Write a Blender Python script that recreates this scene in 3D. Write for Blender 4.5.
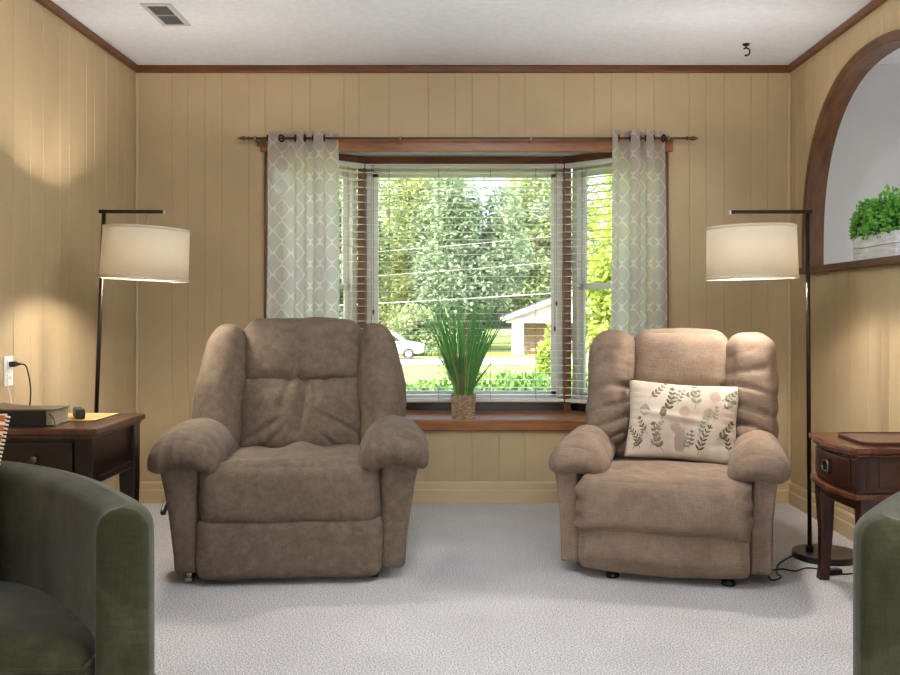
import bpy, bmesh, math, random
import numpy as np
from mathutils import Vector, Matrix, noise as mnoise

for o in list(bpy.data.objects):
    bpy.data.objects.remove(o)
S = bpy.context.scene
COL = S.collection
PI = math.pi
rnd = random.Random(7)

# ------------------------------------------------------------------ camera
cam_d = bpy.data.cameras.new('camera')
cam = bpy.data.objects.new('camera', cam_d)
COL.objects.link(cam)
cam.location = (0, 0, 1.07)
cam.rotation_euler = (PI / 2, 0, 0)
cam_d.sensor_width = 36
cam_d.lens = 38.0
cam_d.shift_x = -18 / 900
cam_d.shift_y = -26.5 / 900
cam_d.clip_start = 0.05
cam_d.clip_end = 400
S.camera = cam

# ------------------------------------------------------------------ view, sky, sun, large lights
S.view_settings.view_transform = 'Standard'
S.view_settings.look = 'None'
S.view_settings.exposure = 0.75
S.view_settings.gamma = 1.0
S.view_settings.use_curve_mapping = False
S.cycles.use_denoising = True
S.cycles.max_bounces = 10
S.cycles.diffuse_bounces = 5
S.cycles.transparent_max_bounces = 24
S.cycles.sample_clamp_indirect = 6.0
S.cycles.caustics_reflective = False
S.cycles.caustics_refractive = False

world = bpy.data.worlds.new('sky')
S.world = world
world.use_nodes = True
wn = world.node_tree
for n in list(wn.nodes):
    wn.nodes.remove(n)
sky = wn.nodes.new('ShaderNodeTexSky')
sky.sky_type = 'NISHITA'
sky.sun_disc = False
sky.sun_elevation = math.radians(48)
sky.sun_rotation = math.radians(215)
sky.dust_density = 7.0
sky.air_density = 1.0
bg = wn.nodes.new('ShaderNodeBackground')
bg.inputs[1].default_value = 0.85
wo = wn.nodes.new('ShaderNodeOutputWorld')
wn.links.new(sky.outputs[0], bg.inputs[0])
wn.links.new(bg.outputs[0], wo.inputs[0])

sd = bpy.data.lights.new('sun', 'SUN')
sd.energy = 3.4
sd.angle = math.radians(0.8)
sd.color = (1.0, 0.95, 0.86)
sun = bpy.data.objects.new('sun', sd)
COL.objects.link(sun)
sun.rotation_euler = Vector((0.45, 0.62, -0.75)).to_track_quat('-Z', 'Y').to_euler()


def area_light(name, loc, direction, sx, sy, power, color=(1, 1, 1), portal=False):
    d = bpy.data.lights.new(name, 'AREA')
    d.shape = 'RECTANGLE'
    d.size = sx
    d.size_y = sy
    d.energy = power
    d.color = color
    o = bpy.data.objects.new(name, d)
    COL.objects.link(o)
    o.location = loc
    o.rotation_euler = Vector(direction).to_track_quat('-Z', 'Z').to_euler()
    if portal:
        d.cycles.is_portal = True
    return o


# added fill lights standing in for daylight at unseen rear and next-room openings
area_light('rear_fill_light', (0.2, -2.93, 1.45), (0, 1, 0.0), 2.2, 1.3, 20, (0.90, 0.96, 1.0))
area_light('next_room_fill_light', (4.53, 2.6, 1.5), (-1, 0, 0), 2.0, 1.3, 34, (1.0, 0.98, 0.96))
area_light('bay_portal', (-0.02, 5.79, 1.22), (0, -1, 0), 1.25, 1.5, 1, portal=True)

CEIL_W = 28      # two ceiling fixtures behind / above the camera
LAMP_W = 108      # each floor lamp bulb
WARM = (1.0, 0.91, 0.80)
SOFT = (0.93, 0.97, 1.0)


# ------------------------------------------------------------------ helpers
def lin(c):
    out = []
    for v in c[:3]:
        v = v / 255.0
        out.append(v / 12.92 if v <= 0.04045 else ((v + 0.055) / 1.055) ** 2.4)
    return tuple(out) + (1.0,)


def new_mat(name):
    m = bpy.data.materials.new(name)
    m.use_nodes = True
    nt = m.node_tree
    b = nt.nodes['Principled BSDF']
    return m, nt, b


def mat(name, rgb, rough=0.6, metal=0.0, rgb2=None, nscale=8.0, ndetail=4.0, lo=0.35, hi=0.65, bump=0.0, bscale=60.0,
        stretch=(1, 1, 1), sheen=0.0, spec=0.5, coat=0.0, bdist=0.01, bstretch=(1, 1, 1)):
    m, nt, b = new_mat(name)
    b.inputs['Base Color'].default_value = lin(rgb)
    b.inputs['Roughness'].default_value = rough
    b.inputs['Metallic'].default_value = metal
    b.inputs['Specular IOR Level'].default_value = spec
    b.inputs['Sheen Weight'].default_value = sheen
    b.inputs['Coat Weight'].default_value = coat
    tc = nt.nodes.new('ShaderNodeTexCoord')
    if rgb2 is not None:
        mp = nt.nodes.new('ShaderNodeMapping')
        mp.inputs['Scale'].default_value = stretch
        nz = nt.nodes.new('ShaderNodeTexNoise')
        nz.inputs['Scale'].default_value = nscale
        nz.inputs['Detail'].default_value = ndetail
        cr = nt.nodes.new('ShaderNodeValToRGB')
        cr.color_ramp.elements[0].position = lo
        cr.color_ramp.elements[1].position = hi
        cr.color_ramp.elements[0].color = lin(rgb)
        cr.color_ramp.elements[1].color = lin(rgb2)
        nt.links.new(tc.outputs['Object'], mp.inputs[0])
        nt.links.new(mp.outputs[0], nz.inputs['Vector'])
        nt.links.new(nz.outputs['Fac'], cr.inputs[0])
        nt.links.new(cr.outputs[0], b.inputs['Base Color'])
    if bump > 0:
        mp2 = nt.nodes.new('ShaderNodeMapping')
        mp2.inputs['Scale'].default_value = bstretch
        n2 = nt.nodes.new('ShaderNodeTexNoise')
        n2.inputs['Scale'].default_value = bscale
        n2.inputs['Detail'].default_value = 3
        bp = nt.nodes.new('ShaderNodeBump')
        bp.inputs['Strength'].default_value = bump
        bp.inputs['Distance'].default_value = bdist
        nt.links.new(tc.outputs['Object'], mp2.inputs[0])
        nt.links.new(mp2.outputs[0], n2.inputs['Vector'])
        nt.links.new(n2.outputs['Fac'], bp.inputs['Height'])
        nt.links.new(bp.outputs[0], b.inputs['Normal'])
    return m


class MB:
    """collects geometry for one mesh object"""

    def __init__(self):
        self.v = []
        self.f = []

    def add(self, verts, faces):
        o = len(self.v)
        self.v += [tuple(p) for p in verts]
        self.f += [tuple(i + o for i in f) for f in faces]
        return self

    def box(self, c, s, rot=None):
        x, y, z = s[0] / 2, s[1] / 2, s[2] / 2
        vs = [Vector((a * x, b * y, d * z)) for d in (-1, 1) for b in (-1, 1) for a in (-1, 1)]
        if rot is not None:
            vs = [rot @ p for p in vs]
        c = Vector(c)
        vs = [p + c for p in vs]
        return self.add(vs, [(0, 2, 3, 1), (4, 5, 7, 6), (0, 1, 5, 4), (2, 6, 7, 3), (0, 4, 6, 2), (1, 3, 7, 5)])

    def span(self, a, b):
        return self.box([(p + q) / 2 for p, q in zip(a, b)], [abs(q - p) for p, q in zip(a, b)])

    def prism(self, pts, z0, z1):
        n = len(pts)
        vs = [(p[0], p[1], z0) for p in pts] + [(p[0], p[1], z1) for p in pts]
        fs = [tuple(reversed(range(n))), tuple(range(n, 2 * n))]
        fs += [(i, (i + 1) % n, n + (i + 1) % n, n + i) for i in range(n)]
        return self.add(vs, fs)

    def extrude(self, pts, axis, a0, a1):
        """polygon given in the two other axes, extruded along axis (0 x, 1 y)"""
        n = len(pts)
        mk = (lambda p, a: (a, p[0], p[1])) if axis == 0 else (lambda p, a: (p[0], a, p[1]))
        vs = [mk(p, a0) for p in pts] + [mk(p, a1) for p in pts]
        fs = [tuple(reversed(range(n))), tuple(range(n, 2 * n))]
        fs += [(i, (i + 1) % n, n + (i + 1) % n, n + i) for i in range(n)]
        return self.add(vs, fs)

    def tube(self, pts, r, n=8, cap=True):
        pts = [Vector(p) for p in pts]
        m = len(pts)
        rs = r if isinstance(r, (list, tuple)) else [r] * m
        vs = []
        ref = None
        for i, p in enumerate(pts):
            t = (pts[min(i + 1, m - 1)] - pts[max(i - 1, 0)]).normalized()
            if ref is None:
                ref = Vector((0, 0, 1)) if abs(t.z) < 0.9 else Vector((1, 0, 0))
            a = (ref - t * ref.dot(t)).normalized()
            ref = a
            b = t.cross(a)
            for k in range(n):
                th = 2 * PI * k / n
                vs.append(p + (a * math.cos(th) + b * math.sin(th)) * rs[i])
        fs = []
        for i in range(m - 1):
            for k in range(n):
                fs.append((i * n + k, i * n + (k + 1) % n, (i + 1) * n + (k + 1) % n, (i + 1) * n + k))
        if cap:
            fs.append(tuple(reversed(range(n))))
            fs.append(tuple((m - 1) * n + k for k in range(n)))
        return self.add(vs, fs)

    def lathe(self, prof, c=(0, 0, 0), n=32, closed=False):
        vs = []
        for (r, z) in prof:
            for k in range(n):
                th = 2 * PI * k / n
                vs.append((c[0] + r * math.cos(th), c[1] + r * math.sin(th), c[2] + z))
        m = len(prof)
        fs = []
        for i in range(m - 1 + (1 if closed else 0)):
            j = (i + 1) % m
            for k in range(n):
                fs.append((i * n + k, i * n + (k + 1) % n, j * n + (k + 1) % n, j * n + k))
        if not closed:
            if prof[0][0] > 1e-6:
                fs.append(tuple(reversed(range(n))))
            if prof[-1][0] > 1e-6:
                fs.append(tuple((m - 1) * n + k for k in range(n)))
        return self.add(vs, fs)

    def grid(self, fn, nu, nv):
        vs = [fn(i / nu, j / nv) for j in range(nv + 1) for i in range(nu + 1)]
        w = nu + 1
        fs = [(j * w + i, j * w + i + 1, (j + 1) * w + i + 1, (j + 1) * w + i) for j in range(nv) for i in range(nu)]
        return self.add(vs, fs)

    def puff(self, half, r, n=14, puff=(0, 0, 0), deform=None, wob=0.0, wscale=6.0, seed=0.0, M=None):
        """rounded, bulging cushion block; deform(p, q) gets the point and its -1..1 cube coordinate"""
        hx, hy, hz = half
        seen = {}
        vs = []
        fs = []
        r = min(r, hx, hy, hz)

        def vid(q):
            key = (round(q[0], 5), round(q[1], 5), round(q[2], 5))
            if key in seen:
                return seen[key]
            p = Vector((q[0] * hx, q[1] * hy, q[2] * hz))
            inn = Vector((max(-hx + r, min(hx - r, p.x)), max(-hy + r, min(hy - r, p.y)), max(-hz + r, min(hz - r, p.z))))
            d = p - inn
            if d.length > 1e-9:
                d.normalize()
                p = inn + d * r
            kx, ky, kz = 1 - q[0] ** 2, 1 - q[1] ** 2, 1 - q[2] ** 2
            p.x += q[0] * puff[0] * ky * kz
            p.y += q[1] * puff[1] * kx * kz
            p.z += q[2] * puff[2] * kx * ky
            if deform:
                p = Vector(deform(p, q))
            if wob:
                w = p * wscale + Vector((seed, seed * 1.7, seed * 0.6))
                dn = d if d.length > 1e-9 else Vector(q)
                p += dn.normalized() * (mnoise.noise(w) * wob + mnoise.noise(w * 2.3) * wob * 0.4)
            if M is not None:
                p = M @ p
            seen[key] = len(vs)
            vs.append(p)
            return seen[key]

        def tq(t):   # denser towards the edges
            return math.sin(t * PI / 2) * 0.55 + t * 0.45
        ts = [tq(-1 + 2 * i / n) for i in range(n + 1)]
        for ax in range(3):
            for sg in (-1, 1):
                for i in range(n):
                    for j in range(n):
                        quad = []
                        for (a, b) in ((i, j), (i + 1, j), (i + 1, j + 1), (i, j + 1)):
                            q = [0, 0, 0]
                            q[ax] = sg
                            q[(ax + 1) % 3] = ts[a]
                            q[(ax + 2) % 3] = ts[b]
                            quad.append(vid(q))
                        if sg < 0:
                            quad.reverse()
                        fs.append(tuple(quad))
        return self.add(vs, fs)

    def build(self, name, m, parent=None, smooth=False, bevel=0.0, bseg=2, sub=0, solid=0.0, auto=None):
        me = bpy.data.meshes.new(name)
        me.from_pydata(self.v, [], self.f)
        me.update()
        bm = bmesh.new()
        bm.from_mesh(me)
        bmesh.ops.recalc_face_normals(bm, faces=bm.faces)
        bm.to_mesh(me)
        bm.free()
        if m is not None:
            me.materials.append(m)
        if smooth:
            for p in me.polygons:
                p.use_smooth = True
        o = bpy.data.objects.new(name, me)
        COL.objects.link(o)
        if parent is not None:
            o.parent = parent
        if solid:
            md = o.modifiers.new('thickness', 'SOLIDIFY')
            md.thickness = solid
            md.offset = 0
        if bevel:
            md = o.modifiers.new('bevel', 'BEVEL')
            md.width = bevel
            md.segments = bseg
            md.limit_method = 'ANGLE'
            md.angle_limit = math.radians(35)
        if sub:
            md = o.modifiers.new('subdivision', 'SUBSURF')
            md.levels = sub
            md.render_levels = sub
        return o


def tag(o, label=None, cat=None, group=None, kind=None):
    if label:
        o['label'] = label
    if cat:
        o['category'] = cat
    if group:
        o['group'] = group
    if kind:
        o['kind'] = kind
    return o


def thing(name, label, cat, loc=(0, 0, 0), rz=0.0, group=None, kind=None):
    o = bpy.data.objects.new(name, None)
    o.empty_display_size = 0.1
    COL.objects.link(o)
    o.location = loc
    o.rotation_euler = (0, 0, rz)
    return tag(o, label, cat, group, kind)


def struct(o):
    o['kind'] = 'structure'
    return o


def TR(loc=(0, 0, 0), rx=0, ry=0, rz=0):
    return Matrix.Translation(loc) @ Matrix.Rotation(rz, 4, 'Z') @ Matrix.Rotation(ry, 4, 'Y') @ Matrix.Rotation(rx, 4, 'X')


def sm(a, b, x):
    t = max(0.0, min(1.0, (x - a) / (b - a)))
    return t * t * (3 - 2 * t)


# ------------------------------------------------------------------ materials
M_wall = mat('khaki_painted_panelling', (180, 159, 124), 0.62, rgb2=(174, 153, 118), nscale=3, bump=0.05, bscale=40, spec=0.35)
M_trim_tan = mat('khaki_painted_trim', (186, 165, 130), 0.5, spec=0.4)
M_ceil = mat('white_ceiling_paint', (232, 236, 243), 0.9, rgb2=(225, 229, 237), nscale=30, bump=0.25, bscale=140, spec=0.2)
M_crown = mat('brown_wood_moulding', (110, 64, 22), 0.38, rgb2=(84, 46, 14), nscale=5, stretch=(1.5, 1.5, 12), spec=0.5)
M_bay = mat('reddish_stained_wood', (148, 92, 40), 0.4, rgb2=(116, 68, 28), nscale=4, stretch=(1.2, 9, 9), spec=0.5)
M_post = mat('brown_window_post', (122, 80, 44), 0.4, rgb2=(90, 58, 32), nscale=4, stretch=(9, 9, 1), spec=0.5)
M_arch = mat('dark_walnut_trim', (98, 62, 32), 0.4, rgb2=(66, 40, 19), nscale=4, stretch=(8, 2, 2), spec=0.5)
M_grey = mat('pale_grey_wall_paint', (194, 194, 192), 0.8, rgb2=(188, 188, 187), nscale=2, bump=0.05, bscale=60, spec=0.2)
M_vinyl = mat('cream_vinyl_frame', (222, 218, 205), 0.45)
M_slat = mat('white_blind_slat', (236, 233, 224), 0.5)
M_cord = mat('blind_cord', (120, 114, 104), 0.7)
M_black = mat('black_metal', (26, 25, 25), 0.35, metal=0.6)
M_bronze = mat('dark_bronze_metal', (44, 38, 32), 0.32, metal=0.75)
M_navy = mat('black_lacquer_base', (24, 28, 40), 0.3, coat=0.4)
M_nickel = mat('brushed_nickel', (176, 168, 152), 0.28, metal=1.0)
M_brass = mat('antique_pewter', (128, 120, 108), 0.35, metal=1.0)
M_rubber = mat('black_plastic', (18, 18, 19), 0.5)
M_white_pl = mat('white_plastic', (232, 232, 228), 0.4)
M_vent = mat('white_register_enamel', (190, 190, 190), 0.5)
M_ventdark = mat('painted_duct_shade', (52, 52, 54), 0.8)


def carpet():
    m, nt, b = new_mat('grey_carpet')
    tc = nt.nodes.new('ShaderNodeTexCoord')
    n1 = nt.nodes.new('ShaderNodeTexNoise')
    n1.inputs['Scale'].default_value = 185
    n1.inputs['Detail'].default_value = 2
    n2 = nt.nodes.new('ShaderNodeTexNoise')
    n2.inputs['Scale'].default_value = 2.2
    n2.inputs['Detail'].default_value = 3
    cr = nt.nodes.new('ShaderNodeValToRGB')
    cr.color_ramp.elements[0].position = 0.36
    cr.color_ramp.elements[0].color = lin((142, 139, 140))
    cr.color_ramp.elements[1].position = 0.62
    cr.color_ramp.elements[1].color = lin((228, 226, 227))
    mx = nt.nodes.new('ShaderNodeMix')
    mx.data_type = 'RGBA'
    mx.blend_type = 'MULTIPLY'
    mx.inputs[0].default_value = 1
    cr2 = nt.nodes.new('ShaderNodeValToRGB')
    cr2.color_ramp.elements[0].color = (0.86, 0.86, 0.86, 1)
    cr2.color_ramp.elements[0].position = 0.35
    cr2.color_ramp.elements[1].position = 0.65
    bp = nt.nodes.new('ShaderNodeBump')
    bp.inputs['Strength'].default_value = 0.35
    bp.inputs['Distance'].default_value = 0.004
    for n in (n1, n2):
        nt.links.new(tc.outputs['Object'], n.inputs['Vector'])
    nt.links.new(n1.outputs['Fac'], cr.inputs[0])
    nt.links.new(n2.outputs['Fac'], cr2.inputs[0])
    nt.links.new(cr.outputs[0], mx.inputs[6])
    nt.links.new(cr2.outputs[0], mx.inputs[7])
    nt.links.new(mx.outputs[2], b.inputs['Base Color'])
    nt.links.new(n1.outputs['Fac'], bp.inputs['Height'])
    nt.links.new(bp.outputs[0], b.inputs['Normal'])
    b.inputs['Roughness'].default_value = 0.95
    b.inputs['Specular IOR Level'].default_value = 0.1
    b.inputs['Sheen Weight'].default_value = 0.15
    return m


M_carpet = carpet()


def glass_mat():
    m = bpy.data.materials.new('window_glass')
    m.use_nodes = True
    nt = m.node_tree
    for n in list(nt.nodes):
        nt.nodes.remove(n)
    out = nt.nodes.new('ShaderNodeOutputMaterial')
    mx = nt.nodes.new('ShaderNodeMixShader')
    tr = nt.nodes.new('ShaderNodeBsdfTransparent')
    tr.inputs[0].default_value = (0.97, 0.985, 0.98, 1)
    gl = nt.nodes.new('ShaderNodeBsdfGlossy')
    gl.inputs['Roughness'].default_value = 0.02
    fr = nt.nodes.new('ShaderNodeFresnel')
    fr.inputs[0].default_value = 1.22
    nt.links.new(fr.outputs[0], mx.inputs[0])
    nt.links.new(tr.outputs[0], mx.inputs[1])
    nt.links.new(gl.outputs[0], mx.inputs[2])
    nt.links.new(mx.outputs[0], out.inputs[0])
    return m


M_glass = glass_mat()


def thin_cloth(name, rgb, trans, rough=0.9):
    m = bpy.data.materials.new(name)
    m.use_nodes = True
    nt = m.node_tree
    for n in list(nt.nodes):
        nt.nodes.remove(n)
    out = nt.nodes.new('ShaderNodeOutputMaterial')
    mx = nt.nodes.new('ShaderNodeMixShader')
    mx.inputs[0].default_value = trans
    df = nt.nodes.new('ShaderNodeBsdfDiffuse')
    tl = nt.nodes.new('ShaderNodeBsdfTranslucent')
    nt.links.new(df.outputs[0], mx.inputs[1])
    nt.links.new(tl.outputs[0], mx.inputs[2])
    nt.links.new(mx.outputs[0], out.inputs[0])
    tc = nt.nodes.new('ShaderNodeTexCoord')
    nz = nt.nodes.new('ShaderNodeTexNoise')
    mp = nt.nodes.new('ShaderNodeMapping')
    mp.inputs['Scale'].default_value = (60, 60, 400)
    cr = nt.nodes.new('ShaderNodeValToRGB')
    cr.color_ramp.elements[0].color = lin([c * 0.94 for c in rgb])
    cr.color_ramp.elements[1].color = lin(rgb)
    nt.links.new(tc.outputs['Object'], mp.inputs[0])
    nt.links.new(mp.outputs[0], nz.inputs['Vector'])
    nt.links.new(nz.outputs['Fac'], cr.inputs[0])
    nt.links.new(cr.outputs[0], df.inputs[0])
    nt.links.new(cr.outputs[0], tl.inputs[0])
    return m


M_shade = thin_cloth('off_white_linen_shade', (246, 238, 222), 0.56)


def math_node(nt, op, a, b=None):
    n = nt.nodes.new('ShaderNodeMath')
    n.operation = op
    for i, v in enumerate((a, b)):
        if v is None:
            continue
        if isinstance(v, (int, float)):
            n.inputs[i].default_value = v
        else:
            nt.links.new(v, n.inputs[i])
    return n.outputs[0]


def curtain_mat():
    m = bpy.data.materials.new('taupe_trellis_curtain_fabric')
    m.use_nodes = True
    nt = m.node_tree
    for n in list(nt.nodes):
        nt.nodes.remove(n)
    out = nt.nodes.new('ShaderNodeOutputMaterial')
    uv = nt.nodes.new('ShaderNodeUVMap')
    uv.uv_map = 'cloth'
    sp = nt.nodes.new('ShaderNodeSeparateXYZ')
    nt.links.new(uv.outputs[0], sp.inputs[0])
    u = math_node(nt, 'MULTIPLY', sp.outputs[0], 2 * PI / 0.105)
    v = math_node(nt, 'MULTIPLY', sp.outputs[1], 2 * PI / 0.120)
    cu = math_node(nt, 'COSINE', u)
    cv = math_node(nt, 'COSINE', v)
    s = math_node(nt, 'ADD', cu, cv)
    s2 = math_node(nt, 'MULTIPLY', math_node(nt, 'SINE', math_node(nt, 'MULTIPLY', u, 2.0)), 0.0)
    s = math_node(nt, 'ADD', s, s2)
    s3 = math_node(nt, 'MULTIPLY', math_node(nt, 'MULTIPLY', cu, cv), 0.18)
    s = math_node(nt, 'ADD', s, s3)
    line = math_node(nt, 'LESS_THAN', math_node(nt, 'ABSOLUTE', s), 0.22)
    cm = nt.nodes.new('ShaderNodeMix')
    cm.data_type = 'RGBA'
    cm.inputs[6].default_value = lin((222, 211, 209))
    cm.inputs[7].default_value = lin((248, 241, 238))
    nt.links.new(line, cm.inputs[0])
    df = nt.nodes.new('ShaderNodeBsdfDiffuse')
    tl = nt.nodes.new('ShaderNodeBsdfTranslucent')
    tp = nt.nodes.new('ShaderNodeBsdfTransparent')
    tp.inputs[0].default_value = (0.9, 0.9, 0.92, 1)
    nt.links.new(cm.outputs[2], df.inputs[0])
    nt.links.new(cm.outputs[2], tl.inputs[0])
    m1 = nt.nodes.new('ShaderNodeMixShader')
    m1.inputs[0].default_value = 0.78
    nt.links.new(df.outputs[0], m1.inputs[1])
    nt.links.new(tl.outputs[0], m1.inputs[2])
    m2 = nt.nodes.new('ShaderNodeMixShader')
    m2.inputs[0].default_value = 0.09
    nt.links.new(m1.outputs[0], m2.inputs[1])
    nt.links.new(tp.outputs[0], m2.inputs[2])
    nt.links.new(m2.outputs[0], out.inputs[0])
    return m


M_curtain = curtain_mat()


def upholstery(name, c1, c2, c3, nscale, fine=0.0, weave=False, sheen=0.08, bump=0.25, bscale=260):
    """mottled cloth: broad nap variation plus a fine weave"""
    m, nt, b = new_mat(name)
    tc = nt.nodes.new('ShaderNodeTexCoord')
    n1 = nt.nodes.new('ShaderNodeTexNoise')
    n1.inputs['Scale'].default_value = nscale
    n1.inputs['Detail'].default_value = 6
    n1.inputs['Roughness'].default_value = 0.62
    n1.inputs['Distortion'].default_value = 0.5
    cr = nt.nodes.new('ShaderNodeValToRGB')
    e = cr.color_ramp.elements
    e[0].position = 0.3
    e[0].color = lin(c1)
    e[1].position = 0.72
    e[1].color = lin(c3)
    mid = e.new(0.5)
    mid.color = lin(c2)
    nt.links.new(tc.outputs['Object'], n1.inputs['Vector'])
    nt.links.new(n1.outputs['Fac'], cr.inputs[0])
    col = cr.outputs[0]
    n2 = nt.nodes.new('ShaderNodeTexNoise')
    n2.inputs['Scale'].default_value = bscale
    n2.inputs['Detail'].default_value = 2
    nt.links.new(tc.outputs['Object'], n2.inputs['Vector'])
    hgt = n2.outputs['Fac']
    if weave:
        hs = []
        for st in ((220, 220, 26), (26, 26, 220)):
            mp = nt.nodes.new('ShaderNodeMapping')
            mp.inputs['Scale'].default_value = st
            nw = nt.nodes.new('ShaderNodeTexNoise')
            nw.inputs['Scale'].default_value = 1.0
            nw.inputs['Detail'].default_value = 2
            nt.links.new(tc.outputs['Object'], mp.inputs[0])
            nt.links.new(mp.outputs[0], nw.inputs['Vector'])
            hs.append(nw.outputs['Fac'])
        hgt = math_node(nt, 'MULTIPLY', math_node(nt, 'ADD', hs[0], hs[1]), 0.5)
    if fine:
        mx = nt.nodes.new('ShaderNodeMix')
        mx.data_type = 'RGBA'
        mx.blend_type = 'MULTIPLY'
        mx.inputs[0].default_value = 1.0
        c2n = nt.nodes.new('ShaderNodeValToRGB')
        c2n.color_ramp.elements[0].position = 0.32
        c2n.color_ramp.elements[0].color = (1 - fine, 1 - fine, 1 - fine, 1)
        c2n.color_ramp.elements[1].position = 0.62
        nt.links.new(hgt, c2n.inputs[0])
        nt.links.new(col, mx.inputs[6])
        nt.links.new(c2n.outputs[0], mx.inputs[7])
        col = mx.outputs[2]
    nt.links.new(col, b.inputs['Base Color'])
    bp = nt.nodes.new('ShaderNodeBump')
    bp.inputs['Strength'].default_value = bump
    bp.inputs['Distance'].default_value = 0.003
    nt.links.new(hgt, bp.inputs['Height'])
    nt.links.new(bp.outputs[0], b.inputs['Normal'])
    b.inputs['Roughness'].default_value = 0.92
    b.inputs['Specular IOR Level'].default_value = 0.15
    b.inputs['Sheen Weight'].default_value = sheen
    b.inputs['Sheen Roughness'].default_value = 0.4
    return m


M_suede = upholstery('taupe_microsuede', (100, 86, 73), (112, 97, 83), (125, 110, 95), 26, fine=0.16)
M_linen = upholstery('beige_woven_upholstery', (128, 108, 92), (141, 120, 103), (156, 135, 117), 8, fine=0.26, weave=True, bump=0.4)
M_velvet = upholstery('olive_green_velvet', (52, 52, 33), (66, 66, 45), (86, 86, 64), 7, fine=0.22, weave=True, sheen=0.22)
M_mahog = mat('dark_cherry_wood', (74, 36, 22), 0.28, rgb2=(46, 20, 12), nscale=5, stretch=(2, 10, 2), coat=0.3, spec=0.5)
M_mahog_v = mat('dark_cherry_wood_upright', (70, 34, 21), 0.3, rgb2=(44, 19, 12), nscale=5, stretch=(9, 9, 1.5), coat=0.3)
M_topwood = mat('cherry_table_top', (110, 62, 40), 0.25, rgb2=(76, 40, 25), nscale=5, stretch=(10, 2, 2), coat=0.3)
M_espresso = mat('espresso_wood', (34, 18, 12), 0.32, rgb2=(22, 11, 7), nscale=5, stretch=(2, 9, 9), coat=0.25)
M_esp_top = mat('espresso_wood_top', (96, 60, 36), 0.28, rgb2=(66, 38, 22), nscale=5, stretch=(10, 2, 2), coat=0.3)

# ------------------------------------------------------------------ room shell
XL, XR, YB, YR, ZC = -1.855, 1.80, 5.307, -3.0, 2.44
X2 = 4.6          # far side of the next room
WT = 0.075        # thickness of the right wall
YRW = 2.75        # the right wall ends here in a wide opening

fl = MB()
fl.span((XL, YR, -0.05), (X2, YB + 0.05, 0.0))
struct(fl.build('floor', M_carpet))
ce = MB()
ce.span((XL - 0.1, YR - 0.1, ZC), (X2 + 0.1, YB + 0.1, ZC + 0.06))
struct(ce.build('ceiling', M_ceil))


def groove_profile(a, b, grooves, w=0.005, d=0.0028):
    """(u, depth) polyline from a to b with V grooves"""
    pts = [(a, 0.0)]
    for g in sorted(grooves):
        if a + w < g < b - w:
            pts += [(g - w / 2, 0.0), (g, d), (g + w / 2, 0.0)]
    pts.append((b, 0.0))
    return pts


def panel_wall(mb, place, a, b, grooves, ranges, cuts=()):
    """place(u, depth, z); ranges(u) -> list of (z0, z1)"""
    pts = groove_profile(a, b, grooves)
    us = sorted(set([p[0] for p in pts] + [c for c in cuts if a < c < b]))

    def dep(u):
        for (u0, d0), (u1, d1) in zip(pts, pts[1:]):
            if u0 <= u <= u1:
                return d0 if u1 == u0 else d0 + (d1 - d0) * (u - u0) / (u1 - u0)
        return 0.0
    for u0, u1 in zip(us, us[1:]):
        e = (u1 - u0) * 1e-4
        for (p0, p1), (q0, q1) in zip(ranges(u0 + e), ranges(u1 - e)):
            mb.add([place(u0, dep(u0), p0), place(u1, dep(u1), q0), place(u1, dep(u1), q1), place(u0, dep(u0), p1)], [(0, 1, 2, 3)])


# back wall with the bay opening
BA, BD = -1.128, 1.112
ZS, ZH = 0.455, 2.005
gpx = [172, 188, 205, 222, 249, 265, 292, 310, 344, 359, 389, 428, 455, 472, 499, 525, 564, 594, 611, 636, 654, 689, 706, 724, 751, 768]
gb = [(p - 468) / 179.0 for p in gpx]
wb = MB()
panel_wall(wb, lambda u, d, z: (u, YB + d, z), XL, XR, gb,
           lambda u: [(0, ZS), (ZH, ZC)] if BA < u < BD else [(0, ZC)] , cuts=(BA, BD))
# the solid wall behind the panel face (outside sheathing)
wb.span((XL - 0.1, YB + 0.012, 0), (BA - 0.001, YB + 0.12, ZC))
wb.span((BD + 0.001, YB + 0.012, 0), (X2 + 0.1, YB + 0.12, ZC))
wb.span((BA - 0.001, YB + 0.012, 0), (BD + 0.001, YB + 0.12, ZS - 0.03))
wb.span((BA - 0.001, YB + 0.012, ZH + 0.03), (BD + 0.001, YB + 0.12, ZC))
struct(wb.build('wall_back', M_wall))

# left wall
wl = MB()
gl, yy = [], 5.2
seq = [0.10, 0.19, 0.15, 0.09, 0.215, 0.10, 0.16, 0.205]
i = 0
gl = [3.725, 3.875, 4.03, 4.15, 4.32, 4.42, 4.62, 4.72, 4.87, 5.02, 5.14]
y = 3.57
while y > -2.9:
    gl.append(y)
    y -= seq[i % 8]
    i += 1
panel_wall(wl, lambda u, d, z: (XL - d, u, z), YR, YB, gl, lambda u: [(0, ZC)])
wl.span((XL - 0.12, YR, 0), (XL - 0.012, YB + 0.1, ZC))
struct(wl.build('wall_left', M_wall))

# right wall with the arched pass-through
AC, AR, AZ0, ASP, ARISE, APW = 4.205, 0.838, 1.27, 1.40, 0.835, 2.3


def arch_z(y, r=AR, rise=ARISE):
    t = abs(y - AC) / r
    if t >= 1:
        return None
    return ASP + rise * (1 - t ** APW) ** (1 / APW)


wr = MB()
gr = [5.2, 5.05, 4.93, 4.74, 4.64, 4.48, 4.27, 4.13, 4.06, 3.86, 3.70, 3.55, 3.44, 3.22, 3.12, 2.97]
cuts = [AC + AR * math.sin(-PI / 2 + PI * k / 60) for k in range(0, 61)]


def rr(u):
    z = arch_z(u)
    return [(0, ZC)] if z is None else [(0, AZ0), (z, ZC)]


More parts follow.
